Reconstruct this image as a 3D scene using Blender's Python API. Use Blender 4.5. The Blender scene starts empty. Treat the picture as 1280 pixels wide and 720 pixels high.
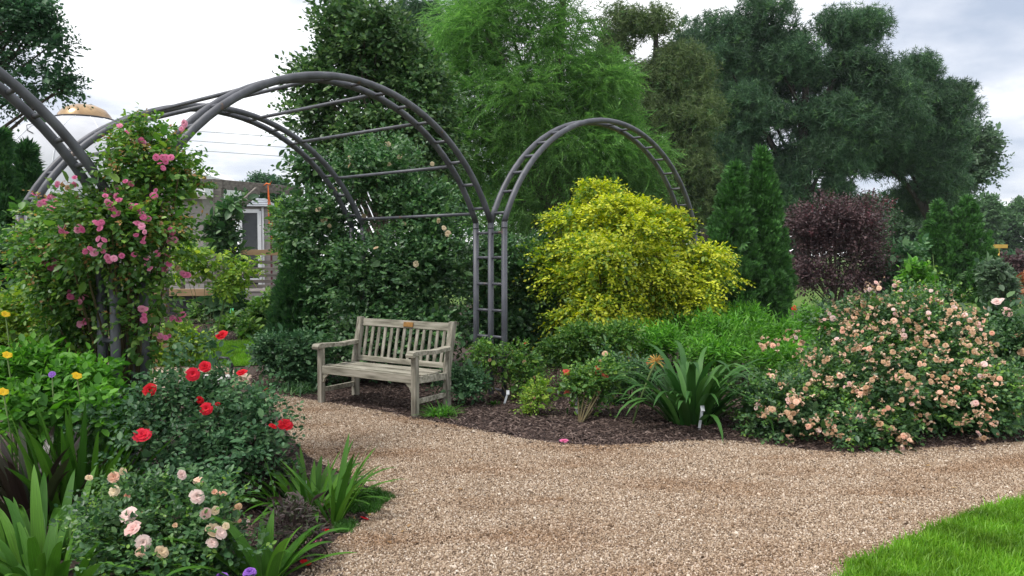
import bpy, bmesh, math, random
import numpy as np
from mathutils import Vector, Matrix

# ------------------------------------------------------------------ camera, sky, sun, exposure
SC = bpy.context.scene
COL = SC.collection
FPX, HCAM, PITCH = 955.0, 1.6, 0.042
cam_data = bpy.data.cameras.new('camera')
cam = bpy.data.objects.new('camera', cam_data)
COL.objects.link(cam)
cam.location = (0, 0, HCAM)
cam.rotation_euler = (math.pi / 2 - PITCH, 0, 0)
cam_data.sensor_width = 36.0
cam_data.lens = 36.0 * FPX / 1280.0
cam_data.clip_start = 0.1
cam_data.clip_end = 3000
SC.camera = cam

SUN_EL, SUN_AZ = math.radians(58), math.radians(-115)      # azimuth from +Y, clockwise positive
world = bpy.data.worlds.new('World')
SC.world = world
world.use_nodes = True
def build_world():
    nt = world.node_tree
    N, L = nt.nodes, nt.links
    N.clear()
    out = N.new('ShaderNodeOutputWorld')
    bg = N.new('ShaderNodeBackground')
    sky = N.new('ShaderNodeTexSky')
    sky.sky_type = 'NISHITA'
    sky.sun_disc = False
    sky.sun_elevation = SUN_EL
    sky.sun_rotation = SUN_AZ
    geo = N.new('ShaderNodeTexCoord')
    sep = N.new('ShaderNodeSeparateXYZ')
    L.new(geo.outputs['Generated'], sep.inputs[0])
    # project the view direction on a cloud deck so that clouds flatten towards the horizon
    zc = N.new('ShaderNodeMath'); zc.operation = 'MAXIMUM'; zc.inputs[1].default_value = 0.0
    L.new(sep.outputs['Z'], zc.inputs[0])
    za = N.new('ShaderNodeMath'); za.operation = 'ADD'; za.inputs[1].default_value = 0.22
    L.new(zc.outputs[0], za.inputs[0])
    dv = N.new('ShaderNodeVectorMath'); dv.operation = 'DIVIDE'
    cmb = N.new('ShaderNodeCombineXYZ')
    for i in range(3):
        L.new(za.outputs[0], cmb.inputs[i])
    L.new(geo.outputs['Generated'], dv.inputs[0]); L.new(cmb.outputs[0], dv.inputs[1])
    n1 = N.new('ShaderNodeTexNoise'); n1.inputs['Scale'].default_value = 0.95
    n1.inputs['Detail'].default_value = 9; n1.inputs['Roughness'].default_value = 0.55
    mp = N.new('ShaderNodeMapping'); mp.inputs['Location'].default_value = (2.7, 4.4, 7.6)
    L.new(dv.outputs[0], mp.inputs[0]); L.new(mp.outputs[0], n1.inputs['Vector'])
    rp = N.new('ShaderNodeValToRGB')
    e = rp.color_ramp.elements
    e[0].position, e[0].color = 0.34, (4.0, 4.6, 5.7, 1)
    e[1].position, e[1].color = 0.54, (11.8, 11.9, 12.1, 1)
    m = rp.color_ramp.elements.new(0.44); m.color = (6.6, 6.9, 7.6, 1)
    L.new(n1.outputs['Fac'], rp.inputs[0])
    mx = N.new('ShaderNodeMix'); mx.data_type = 'RGBA'; mx.inputs['Factor'].default_value = 0.9
    L.new(sky.outputs[0], mx.inputs['A']); L.new(rp.outputs[0], mx.inputs['B'])
    L.new(mx.outputs['Result'], bg.inputs['Color'])
    bg.inputs['Strength'].default_value = 0.1
    L.new(bg.outputs[0], out.inputs[0])
build_world()
sun_d = bpy.data.lights.new('sun', 'SUN')
sun_d.energy = 2.4
sun_d.angle = math.radians(12)
sun_d.color = (1.0, 0.96, 0.9)
sun = bpy.data.objects.new('sun', sun_d)
COL.objects.link(sun)
sdir = Vector((math.sin(SUN_AZ) * math.cos(SUN_EL), math.cos(SUN_AZ) * math.cos(SUN_EL), math.sin(SUN_EL)))
sun.rotation_euler = sdir.to_track_quat('Z', 'Y').to_euler()
sun.location = (0, 0, 30)
SC.view_settings.view_transform = 'Standard'
SC.view_settings.look = 'None'
SC.view_settings.gamma = 1.0
SC.view_settings.exposure = 0.5
HAZE = 0.00025
SC.cycles.max_bounces = 6
SC.cycles.volume_bounces = 0
SC.cycles.transparent_max_bounces = 4
SC.cycles.diffuse_bounces = 3
SC.cycles.glossy_bounces = 2
SC.cycles.transmission_bounces = 4
SC.cycles.use_denoising = True
SC.cycles.denoiser = 'OPENIMAGEDENOISE'
SC.cycles.denoising_prefilter = 'ACCURATE'

# ------------------------------------------------------------------ helpers
RNG = np.random.default_rng(11)
random.seed(5)

def ray(px, py):
    a, b = (px - 640) / FPX, (360 - py) / FPX
    c, s = math.cos(PITCH), math.sin(PITCH)
    return np.array([a, c + b * s, -s + b * c])
def gp(px, py, z=0.0):
    r = ray(px, py); t = (z - HCAM) / r[2]
    return np.array([r[0] * t, r[1] * t, z])
def pt(px, py, d):
    r = ray(px, py); t = d / r[1]
    return np.array([r[0] * t, d, HCAM + r[2] * t])
def blob(px, py, rx, ry, d, rd=None):
    """ellipsoid measured in photo pixels at a distance d: centre and radii in metres"""
    s = d / FPX
    return (pt(px, py, d), np.array([rx * s, (rd if rd is not None else min(rx, ry) * s), ry * s]))

def mesh_np(name, V, F, mat=None, smooth=False, mi=None):
    me = bpy.data.meshes.new(name)
    V = np.ascontiguousarray(V, dtype=np.float32); F = np.ascontiguousarray(F, dtype=np.int32)
    m, k = F.shape
    me.vertices.add(len(V)); me.vertices.foreach_set('co', V.ravel())
    me.loops.add(m * k); me.loops.foreach_set('vertex_index', F.ravel())
    me.polygons.add(m); me.polygons.foreach_set('loop_start', np.arange(m, dtype=np.int32) * k)
    if smooth: me.polygons.foreach_set('use_smooth', np.ones(m, dtype=bool))
    if mat is not None:
        for q in (mat if isinstance(mat, (list, tuple)) else [mat]): me.materials.append(q)
    if mi is not None: me.polygons.foreach_set('material_index', np.ascontiguousarray(mi, dtype=np.int32))
    me.update(calc_edges=True)
    return me
def link(name, me, parent=None, loc=(0, 0, 0), rot=None, scale=None, kind=None, label=None):
    o = bpy.data.objects.new(name, me)
    COL.objects.link(o)
    o.location = loc
    if rot is not None: o.rotation_euler = rot
    if scale is not None: o.scale = scale if hasattr(scale, '__len__') else (scale,) * 3
    if parent is not None: o.parent = parent
    if kind: o['kind'] = kind
    if label: o['label'] = label
    return o
def tag(o, label, cat, group=None):
    o['label'] = label; o['category'] = cat
    if group: o['group'] = group
    return o
def thing(name, label, cat, loc=(0, 0, 0), rz=0.0, group=None):
    o = bpy.data.objects.new(name, None)
    o.empty_display_size = 0.2
    COL.objects.link(o)
    o.location = loc; o.rotation_euler = (0, 0, rz)
    return tag(o, label, cat, group)
def norm(a):
    return a / np.maximum(np.linalg.norm(a, axis=-1, keepdims=True), 1e-9)
def rdir(n):
    return norm(RNG.normal(size=(n, 3)))

class MB:
    """collects quads/tris of boxes, tubes... into one mesh"""
    def __init__(s): s.bm = bmesh.new()
    def box(s, c, size, rot=None, bev=0.0):
        M = Matrix.Translation(Vector(c)) @ ((rot if rot is not None else Matrix.Identity(3)).to_4x4()) @ Matrix.Diagonal((*size, 1))
        r = bmesh.ops.create_cube(s.bm, size=1.0, matrix=M)
        if bev:
            es = list({e for v in r['verts'] for e in v.link_edges})
            bmesh.ops.bevel(s.bm, geom=es, offset=bev, segments=1, affect='EDGES')
        return s
    def bar(s, a, b, w, h, up=(0, 0, 1), bev=0.0):
        a, b = Vector(a), Vector(b)
        y = (b - a); L = y.length; y.normalize()
        x = y.cross(Vector(up))
        if x.length < 1e-4: x = y.cross(Vector((1, 0, 0)))
        x.normalize(); z = x.cross(y)
        R = Matrix((x, y, z)).transposed()
        return s.box((a + b) / 2, (w, L, h), R, bev)
    def tube(s, pts, rad, sides=8, cap=True, up=None):
        pts = [Vector(p) for p in pts]
        n = len(pts)
        if not hasattr(rad, '__len__'): rad = [rad] * n
        rings = []
        ref = Vector(up) if up else Vector((0.31, 0.2, 0.93))
        for i, p in enumerate(pts):
            t = (pts[min(i + 1, n - 1)] - pts[max(i - 1, 0)]).normalized()
            if abs(t.dot(ref)) > 0.98: rf = Vector((1, 0, 0))
            else: rf = ref
            x = t.cross(rf).normalized(); y = x.cross(t)
            off = math.pi / 4 if sides == 4 else 0
            rings.append([s.bm.verts.new(p + (x * math.cos(off + 2 * math.pi * k / sides) + y * math.sin(off + 2 * math.pi * k / sides)) * rad[i]) for k in range(sides)])
        for i in range(n - 1):
            for k in range(sides):
                f = s.bm.faces.new((rings[i][k], rings[i][(k + 1) % sides], rings[i + 1][(k + 1) % sides], rings[i + 1][k]))
                f.smooth = sides > 4
        if cap:
            s.bm.faces.new(rings[0][::-1]); s.bm.faces.new(rings[-1])
        return s
    def lathe(s, prof, seg=32, c=(0, 0, 0)):
        rings = []
        for r, z in prof:
            if r < 1e-5: rings.append([s.bm.verts.new((c[0], c[1], c[2] + z))] * seg)
            else: rings.append([s.bm.verts.new((c[0] + r * math.cos(2 * math.pi * k / seg), c[1] + r * math.sin(2 * math.pi * k / seg), c[2] + z)) for k in range(seg)])
        for a, b in zip(rings, rings[1:]):
            for k in range(seg):
                vs = [a[k], a[(k + 1) % seg], b[(k + 1) % seg], b[k]]
                u = []
                for v in vs:
                    if v not in u: u.append(v)
                if len(u) > 2:
                    f = s.bm.faces.new(u); f.smooth = True
        return s
    def prism(s, poly, axis_pt, ux, uy, n, depth, bev=0.0):
        """polygon (list of 2D) in the plane ux,uy at axis_pt, extruded along n by depth"""
        o, ux, uy, n = Vector(axis_pt), Vector(ux), Vector(uy), Vector(n)
        a = [s.bm.verts.new(o + ux * p[0] + uy * p[1]) for p in poly]
        b = [s.bm.verts.new(o + ux * p[0] + uy * p[1] + n * depth) for p in poly]
        s.bm.faces.new(a[::-1]); s.bm.faces.new(b)
        for i in range(len(poly)):
            j = (i + 1) % len(poly)
            s.bm.faces.new((a[i], a[j], b[j], b[i]))
        return s
    def mesh(s, name, mat):
        bmesh.ops.recalc_face_normals(s.bm, faces=s.bm.faces)
        me = bpy.data.meshes.new(name)
        s.bm.to_mesh(me); s.bm.free()
        for q in (mat if isinstance(mat, (list, tuple)) else [mat]): me.materials.append(q)
        return me
    def build(s, name, mat, parent=None, **k):
        return link(name, s.mesh(name, mat), parent, **k)

# ------------------------------------------------------------------ materials
def nmat(name):
    m = bpy.data.materials.new(name); m.use_nodes = True
    nt = m.node_tree
    return m, nt.nodes, nt.links, nt.nodes['Principled BSDF'], nt.nodes['Material Output']
def ramp(N, cols, pos=None):
    r = N.new('ShaderNodeValToRGB'); el = r.color_ramp.elements
    n = len(cols)
    for i, c in enumerate(cols):
        p = pos[i] if pos else i / max(n - 1, 1)
        e = el[i] if i < 2 else el.new(p)
        e.position = p; e.color = (*c, 1)
    return r
def leaf_mat(name, cols, pos=None, rough=0.5, trans=0.3, spec=0.35, tcol=1.5, nscale=1.2, var=0.3, gain=1.3):
    cols = [tuple(min(v * gain, .85) for v in c) for c in cols]
    m, N, L, B, O = nmat(name)
    g = N.new('ShaderNodeNewGeometry')
    r = ramp(N, cols, pos)
    L.new(g.outputs['Random Per Island'], r.inputs[0])
    tc = N.new('ShaderNodeTexCoord')
    nz = N.new('ShaderNodeTexNoise'); nz.inputs['Scale'].default_value = nscale; nz.inputs['Detail'].default_value = 2
    L.new(tc.outputs['Object'], nz.inputs['Vector'])
    mr = N.new('ShaderNodeMapRange'); mr.inputs[1].default_value = 0.3; mr.inputs[2].default_value = 0.7
    mr.inputs[3].default_value = 1 - var; mr.inputs[4].default_value = 1 + var
    L.new(nz.outputs['Fac'], mr.inputs[0])
    hs = N.new('ShaderNodeHueSaturation'); L.new(mr.outputs[0], hs.inputs['Value']); L.new(r.outputs[0], hs.inputs['Color'])
    L.new(hs.outputs[0], B.inputs['Base Color'])
    B.inputs['Roughness'].default_value = rough
    B.inputs['Specular IOR Level'].default_value = spec
    if trans > 0:
        t = N.new('ShaderNodeBsdfTranslucent')
        gm = N.new('ShaderNodeHueSaturation'); gm.inputs['Value'].default_value = tcol; gm.inputs['Saturation'].default_value = 1.1
        L.new(hs.outputs[0], gm.inputs['Color']); L.new(gm.outputs[0], t.inputs[0])
        mx = N.new('ShaderNodeMixShader'); mx.inputs[0].default_value = trans
        L.new(B.outputs[0], mx.inputs[1]); L.new(t.outputs[0], mx.inputs[2]); L.new(mx.outputs[0], O.inputs[0])
    return m
def strap_mat(name, cols, dry=(.30, .20, .08), rough=0.4, trans=0.28, spec=0.45):
    """long leaf: lengthwise veins, paler base, dry tip, colour per leaf"""
    m, N, L, B, O = nmat(name)
    oi = N.new('ShaderNodeObjectInfo'); uv = N.new('ShaderNodeUVMap')
    r = ramp(N, cols); L.new(oi.outputs['Random'], r.inputs[0])
    mp = N.new('ShaderNodeMapping'); mp.inputs['Scale'].default_value = (9, 1.6, 1); L.new(uv.outputs[0], mp.inputs[0])
    nz = N.new('ShaderNodeTexNoise'); nz.inputs['Scale'].default_value = 2.2; nz.inputs['Detail'].default_value = 3; L.new(mp.outputs[0], nz.inputs['Vector'])
    mr = N.new('ShaderNodeMapRange'); mr.inputs[1].default_value = .3; mr.inputs[2].default_value = .7; mr.inputs[3].default_value = .68; mr.inputs[4].default_value = 1.28
    L.new(nz.outputs['Fac'], mr.inputs[0])
    hs = N.new('ShaderNodeHueSaturation'); L.new(r.outputs[0], hs.inputs['Color']); L.new(mr.outputs[0], hs.inputs['Value'])
    sp = N.new('ShaderNodeSeparateXYZ'); L.new(uv.outputs[0], sp.inputs[0])
    ad = N.new('ShaderNodeMath'); ad.operation = 'MULTIPLY_ADD'; ad.inputs[1].default_value = .22; L.new(oi.outputs['Random'], ad.inputs[0]); L.new(sp.outputs[1], ad.inputs[2])
    tr = ramp(N, [(0, 0, 0), (1, 1, 1)], [1.08, 1.22]); L.new(ad.outputs[0], tr.inputs[0])
    mx = N.new('ShaderNodeMix'); mx.data_type = 'RGBA'; L.new(tr.outputs[0], mx.inputs['Factor']); L.new(hs.outputs[0], mx.inputs['A']); mx.inputs['B'].default_value = (*dry, 1)
    L.new(mx.outputs['Result'], B.inputs['Base Color']); B.inputs['Roughness'].default_value = rough; B.inputs['Specular IOR Level'].default_value = spec
    bp = N.new('ShaderNodeBump'); bp.inputs['Strength'].default_value = .35; bp.inputs['Distance'].default_value = .004; L.new(nz.outputs['Fac'], bp.inputs['Height']); L.new(bp.outputs[0], B.inputs['Normal'])
    t = N.new('ShaderNodeBsdfTranslucent'); L.new(mx.outputs['Result'], t.inputs[0])
    ms = N.new('ShaderNodeMixShader'); ms.inputs[0].default_value = trans
    L.new(B.outputs[0], ms.inputs[1]); L.new(t.outputs[0], ms.inputs[2]); L.new(ms.outputs[0], O.inputs[0])
    return m
def petal_mat(name, cols, trans=0.42):
    m, N, L, B, O = nmat(name)
    oi = N.new('ShaderNodeObjectInfo'); g = N.new('ShaderNodeNewGeometry')
    ad = N.new('ShaderNodeMath'); ad.operation = 'MULTIPLY_ADD'; ad.inputs[1].default_value = 0.35
    ml = N.new('ShaderNodeMath'); ml.operation = 'MULTIPLY'; ml.inputs[1].default_value = 0.65
    L.new(oi.outputs['Random'], ml.inputs[0]); L.new(g.outputs['Random Per Island'], ad.inputs[0]); L.new(ml.outputs[0], ad.inputs[2])
    r = ramp(N, cols); L.new(ad.outputs[0], r.inputs[0])
    L.new(r.outputs[0], B.inputs['Base Color']); B.inputs['Roughness'].default_value = 0.6
    B.inputs['Specular IOR Level'].default_value = 0.2
    t = N.new('ShaderNodeBsdfTranslucent'); L.new(r.outputs[0], t.inputs[0])
    mx = N.new('ShaderNodeMixShader'); mx.inputs[0].default_value = trans
    L.new(B.outputs[0], mx.inputs[1]); L.new(t.outputs[0], mx.inputs[2]); L.new(mx.outputs[0], O.inputs[0])
    return m
def noise_mat(name, cols, scale=(8, 8, 8), detail=6, rough=0.8, bump=0.3, bscale=None, spec=0.3, pos=None, bdist=0.01, metal=0.0, rand=0.0):
    m, N, L, B, O = nmat(name)
    tc = N.new('ShaderNodeTexCoord'); mp = N.new('ShaderNodeMapping'); mp.inputs['Scale'].default_value = scale
    L.new(tc.outputs['Object'], mp.inputs[0])
    nz = N.new('ShaderNodeTexNoise'); nz.inputs['Scale'].default_value = 1.0; nz.inputs['Detail'].default_value = detail
    L.new(mp.outputs[0], nz.inputs['Vector'])
    r = ramp(N, cols, pos or [0.3 + 0.4 * i / (len(cols) - 1) for i in range(len(cols))])
    L.new(nz.outputs['Fac'], r.inputs[0])
    cout = r.outputs[0]
    if rand:
        oi = N.new('ShaderNodeObjectInfo')
        mr = N.new('ShaderNodeMapRange'); mr.inputs[3].default_value = 1 - rand; mr.inputs[4].default_value = 1 + rand
        L.new(oi.outputs['Random'], mr.inputs[0])
        hs = N.new('ShaderNodeHueSaturation'); L.new(mr.outputs[0], hs.inputs['Value']); L.new(cout, hs.inputs['Color'])
        cout = hs.outputs[0]
        ad = N.new('ShaderNodeVectorMath'); ad.operation = 'ADD'
        cb = N.new('ShaderNodeCombineXYZ')
        mm = N.new('ShaderNodeMath'); mm.operation = 'MULTIPLY'; mm.inputs[1].default_value = 37.0
        L.new(oi.outputs['Random'], mm.inputs[0])
        for i in range(3): L.new(mm.outputs[0], cb.inputs[i])
        L.new(tc.outputs['Object'], ad.inputs[0]); L.new(cb.outputs[0], ad.inputs[1]); L.new(ad.outputs[0], mp.inputs[0])
    L.new(cout, B.inputs['Base Color'])
    B.inputs['Roughness'].default_value = rough; B.inputs['Specular IOR Level'].default_value = spec; B.inputs['Metallic'].default_value = metal
    if bump:
        bp = N.new('ShaderNodeBump'); bp.inputs['Strength'].default_value = bump; bp.inputs['Distance'].default_value = bdist
        L.new(nz.outputs['Fac'], bp.inputs['Height']); L.new(bp.outputs[0], B.inputs['Normal'])
    return m

M = {}
M['steel'] = noise_mat('grey painted steel', [(0.10, 0.06, 0.042), (0.045, 0.047, 0.058), (0.070, 0.073, 0.088), (0.097, 0.10, 0.117)], (9, 9, 5), pos=[.29, .33, .5, .7], detail=9, rough=0.5, bump=0.15, bdist=0.003, spec=0.5)
M['darksteel'] = noise_mat('dark painted steel', [(0.03, 0.033, 0.043), (0.05, 0.054, 0.068)], (7, 7, 3), rough=0.45, bump=0.15, bdist=0.003, spec=0.5)
M['bark'] = noise_mat('bark', [(0.035, 0.028, 0.022), (0.09, 0.07, 0.055), (0.14, 0.115, 0.09)], (14, 14, 3), bump=0.7, bdist=0.03)
M['palebark'] = noise_mat('pale bark', [(0.09, 0.075, 0.06), (0.2, 0.17, 0.13)], (10, 10, 3), bump=0.5, bdist=0.02)
M['stem'] = noise_mat('green brown stem', [(0.05, 0.05, 0.02), (0.12, 0.09, 0.045)], (20, 20, 8), bump=0.2)
M['greenstem'] = noise_mat('green stem', [(0.06, 0.12, 0.03), (0.12, 0.17, 0.06)], (20, 20, 8), bump=0.1)
M['teak'] = noise_mat('weathered teak', [(0.11, 0.10, 0.075), (0.25, 0.235, 0.185), (0.40, 0.37, 0.31)], (3.5, 30, 30), rough=0.85, bump=0.35, bdist=0.004, rand=0.12)
M['teakv'] = noise_mat('weathered teak upright', [(0.10, 0.09, 0.07), (0.235, 0.22, 0.175), (0.38, 0.35, 0.30)], (30, 30, 3.5), rough=0.85, bump=0.35, bdist=0.004, rand=0.12)
M['brass'] = noise_mat('bronze plaque', [(0.22, 0.11, 0.03), (0.36, 0.19, 0.06)], (30, 30, 30), rough=0.45, bump=0.2, metal=0.4, bdist=0.002)
M['timber'] = noise_mat('grey pergola timber', [(0.10, 0.088, 0.08), (0.19, 0.17, 0.155), (0.27, 0.245, 0.22)], (2.5, 16, 16), rough=0.9, bump=0.4, bdist=0.01, rand=0.1)
M['newtimber'] = noise_mat('tan deck timber', [(0.28, 0.18, 0.10), (0.42, 0.29, 0.17)], (2.5, 16, 16), rough=0.85, bump=0.3, bdist=0.006, rand=0.1)
M['white'] = noise_mat('white paint', [(0.7, 0.72, 0.75), (0.8, 0.81, 0.83)], (5, 5, 5), rough=0.6, bump=0.05)
M['fabric'] = noise_mat('white roof fabric', [(0.40, 0.41, 0.44), (0.50, 0.51, 0.55)], (0.8, 0.8, 0.8), rough=0.7, bump=0.1)
M['cap'] = noise_mat('bronze skylight', [(0.28, 0.17, 0.08), (0.5, 0.33, 0.17)], (2, 2, 2), rough=0.22, bump=0.05, spec=0.7, metal=0.35)
M['siding'] = noise_mat('grey brown siding', [(0.27, 0.245, 0.24), (0.35, 0.32, 0.31)], (3, 3, 14), rough=0.8, bump=0.2)
M['darkglass'] = noise_mat('dark glass', [(0.012, 0.016, 0.018), (0.03, 0.035, 0.036)], (3, 3, 3), rough=0.08, bump=0.0, spec=0.6)
M['roofmetal'] = noise_mat('pale metal roof', [(0.42, 0.44, 0.48), (0.6, 0.62, 0.66)], (6, 6, 6), rough=0.4, bump=0.1)
M['skirt'] = noise_mat('dark deck skirt', [(0.02, 0.02, 0.022), (0.05, 0.05, 0.055)], (5, 5, 5))
M['maroon'] = noise_mat('maroon board', [(0.08, 0.02, 0.03), (0.12, 0.035, 0.045)], (5, 5, 5))
M['orange'] = noise_mat('orange ribbon', [(0.75, 0.14, 0.03), (0.85, 0.22, 0.05)], (9, 9, 9), rough=0.6, bump=0.1)
M['greenplastic'] = noise_mat('green plastic', [(0.02, 0.30, 0.12), (0.04, 0.4, 0.17)], (9, 9, 9), rough=0.4, bump=0)
M['blueplastic'] = noise_mat('blue plastic', [(0.05, 0.09, 0.2), (0.08, 0.13, 0.27)], (9, 9, 9), rough=0.4, bump=0)
M['label'] = noise_mat('grey plant label', [(0.4, 0.43, 0.46), (0.6, 0.62, 0.64)], (20, 20, 20), rough=0.4, bump=0)
M['stone'] = noise_mat('pale stone', [(0.35, 0.34, 0.33), (0.5, 0.49, 0.47)], (12, 12, 12), bump=0.3)
M['iron'] = noise_mat('black iron', [(0.02, 0.02, 0.022), (0.04, 0.04, 0.045)], (12, 12, 12), rough=0.4, bump=0.1)
M['wire'] = noise_mat('cable', [(0.25, 0.26, 0.28), (0.3, 0.31, 0.33)], (1, 1, 1), bump=0)
M['rust'] = noise_mat('rusty mound', [(0.2, 0.07, 0.035), (0.33, 0.14, 0.07)], (4, 4, 4))
M['yellowsign'] = noise_mat('ochre sign', [(0.45, 0.28, 0.06), (0.55, 0.35, 0.09)], (4, 4, 4), bump=0)

# foliage
M['l_pine'] = leaf_mat('pine needles', [(0.020, 0.052, 0.028), (0.038, 0.088, 0.042), (0.068, 0.13, 0.056)], rough=0.55, trans=0.15, nscale=0.4, var=0.35)
M['l_pinetoplit'] = leaf_mat('pine needles painted top-lit', [(0.055, 0.125, 0.045), (0.10, 0.19, 0.062)], rough=0.55, trans=0.2, nscale=0.4, var=0.2)  # lighter green stands in for light on top of the needle clumps
M['l_pineolive'] = leaf_mat('olive pine needles', [(0.040, 0.070, 0.024), (0.072, 0.112, 0.036), (0.115, 0.155, 0.055)], rough=0.55, trans=0.15, nscale=0.3, var=0.25)
M['l_cypress'] = leaf_mat('feathery bright needles', [(0.050, 0.125, 0.030), (0.09, 0.20, 0.048), (0.15, 0.285, 0.072)], rough=0.6, trans=0.35, nscale=0.5, var=0.3)
M['l_magnolia'] = leaf_mat('glossy dark leaves', [(0.028, 0.066, 0.025), (0.05, 0.108, 0.036), (0.105, 0.175, 0.055)], rough=0.42, trans=0.25)
M['l_oak'] = leaf_mat('mid green leaves', [(0.02, 0.055, 0.028), (0.035, 0.09, 0.04), (0.06, 0.13, 0.055)], rough=0.5, trans=0.3)
M['l_arbor'] = leaf_mat('arborvitae scales', [(0.018, 0.06, 0.015), (0.034, 0.105, 0.022), (0.065, 0.17, 0.034)], rough=0.6, trans=0.15, nscale=1.5, var=0.25)
M['l_arbordark'] = leaf_mat('dark arborvitae scales', [(0.012, 0.045, 0.016), (0.025, 0.08, 0.022), (0.05, 0.13, 0.03)], rough=0.6, trans=0.15, nscale=1.5, var=0.25)
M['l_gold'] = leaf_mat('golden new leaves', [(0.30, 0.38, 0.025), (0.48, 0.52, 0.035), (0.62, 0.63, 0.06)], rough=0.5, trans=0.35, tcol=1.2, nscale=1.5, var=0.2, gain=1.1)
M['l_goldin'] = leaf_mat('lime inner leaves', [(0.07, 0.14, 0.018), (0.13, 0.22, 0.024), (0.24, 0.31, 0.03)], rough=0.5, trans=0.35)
M['l_rose'] = leaf_mat('rose leaves', [(0.022, 0.062, 0.024), (0.042, 0.105, 0.036), (0.085, 0.165, 0.05)], rough=0.45, trans=0.25, spec=0.45)
M['l_roseblue'] = leaf_mat('blue green rose leaves', [(0.024, 0.066, 0.030), (0.044, 0.108, 0.045), (0.082, 0.16, 0.062)], rough=0.48, trans=0.25, spec=0.35)
M['l_climb'] = leaf_mat('climbing rose leaves', [(0.028, 0.085, 0.016), (0.06, 0.15, 0.025), (0.15, 0.25, 0.04)], rough=0.45, trans=0.3, spec=0.45)
M['l_lime'] = leaf_mat('lime leaves', [(0.07, 0.15, 0.02), (0.13, 0.24, 0.03), (0.27, 0.35, 0.05)], rough=0.5, trans=0.35)
M['l_fern'] = leaf_mat('bright perennial leaves', [(0.04, 0.13, 0.018), (0.075, 0.21, 0.026), (0.13, 0.30, 0.04)], rough=0.55, trans=0.35)
M['l_smoke'] = leaf_mat('purple smoke leaves', [(0.038, 0.026, 0.028), (0.062, 0.036, 0.040), (0.095, 0.055, 0.055)], rough=0.5, trans=0.2, nscale=1.2)
M['l_poplar'] = leaf_mat('grey green leaves', [(0.045, 0.085, 0.05), (0.075, 0.125, 0.07), (0.11, 0.17, 0.095)], rough=0.5, trans=0.3)
M['l_far'] = leaf_mat('far tree leaves', [(0.03, 0.07, 0.03), (0.05, 0.105, 0.042), (0.08, 0.15, 0.06)], rough=0.6, trans=0.25, nscale=0.3)
M['l_purple'] = leaf_mat('purple low leaves', [(0.028, 0.018, 0.020), (0.05, 0.032, 0.032), (0.04, 0.06, 0.025)], rough=0.45, trans=0.15)
M['strap'] = strap_mat('strap leaf', [(0.030, 0.105, 0.009), (0.050, 0.15, 0.012), (0.085, 0.21, 0.02)], rough=.55, spec=.22, trans=.25)
M['strapdeep'] = strap_mat('deep green strap leaf', [(0.022, 0.085, 0.015), (0.04, 0.125, 0.022), (0.07, 0.18, 0.035)], rough=.45, spec=.25)
M['strapbronze'] = strap_mat('bronze strap leaf', [(0.018, 0.012, 0.011), (0.034, 0.021, 0.017), (0.03, 0.045, 0.015)], rough=.32, trans=.15)
M['grass'] = leaf_mat('lawn grass', [(0.055, 0.17, 0.012), (0.10, 0.25, 0.018), (0.17, 0.33, 0.032)], rough=0.5, trans=0.3, nscale=1.4, var=0.3, gain=1.05)
def world_tint(m, scale, lo, hi):
    """broad patches over the ground instead of the same look in every tuft"""
    nt = m.node_tree; nz = [n for n in nt.nodes if n.type == 'TEX_NOISE'][0]; g = [n for n in nt.nodes if n.type == 'NEW_GEOMETRY'][0]
    nt.links.new(g.outputs['Position'], nz.inputs['Vector']); nz.inputs['Scale'].default_value = scale; nz.inputs['Detail'].default_value = 5
    mr = [n for n in nt.nodes if n.type == 'MAP_RANGE'][0]; mr.inputs[3].default_value = lo; mr.inputs[4].default_value = hi
world_tint(M['grass'], 2.6, .5, 1.4)
M['matgrass'] = leaf_mat('moss mat', [(0.025, 0.08, 0.012), (0.05, 0.14, 0.02)], rough=0.6, trans=0.2)
# petals
M['p_pink'] = petal_mat('pink petals', [(0.72, 0.14, 0.34), (0.84, 0.27, 0.47), (0.88, 0.50, 0.62)])
M['p_red'] = petal_mat('red petals', [(0.55, 0.008, 0.012), (0.68, 0.015, 0.03), (0.75, 0.03, 0.08)])
M['p_coral'] = petal_mat('coral petals', [(0.75, 0.10, 0.07), (0.82, 0.2, 0.14)])
M['p_peach'] = petal_mat('peach petals', [(0.84, 0.42, 0.29), (0.87, 0.58, 0.43), (0.88, 0.68, 0.53)])
M['p_palepink'] = petal_mat('pale pink petals', [(0.83, 0.5, 0.46), (0.87, 0.66, 0.62), (0.86, 0.75, 0.68)])
M['p_tan'] = petal_mat('faded tan petals', [(0.44, 0.25, 0.13), (0.62, 0.40, 0.24), (0.74, 0.55, 0.38)])
M['p_yellow'] = petal_mat('yellow petals', [(0.8, 0.5, 0.02), (0.82, 0.6, 0.04)])
M['p_purple'] = petal_mat('violet petals', [(0.3, 0.12, 0.55), (0.42, 0.2, 0.7)])
M['p_cream'] = petal_mat('cream petals', [(0.72, 0.55, 0.36), (0.8, 0.7, 0.5)])
M['spent'] = leaf_mat('spent bloom petals', [(.36, .20, .11), (.60, .42, .28), (.78, .62, .48)], trans=.2, gain=1.0)
M['pinebark'] = noise_mat('dark pine bark', [(0.02, 0.016, 0.014), (0.05, 0.04, 0.033)], (10, 10, 3), bump=.6, bdist=.03)
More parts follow.
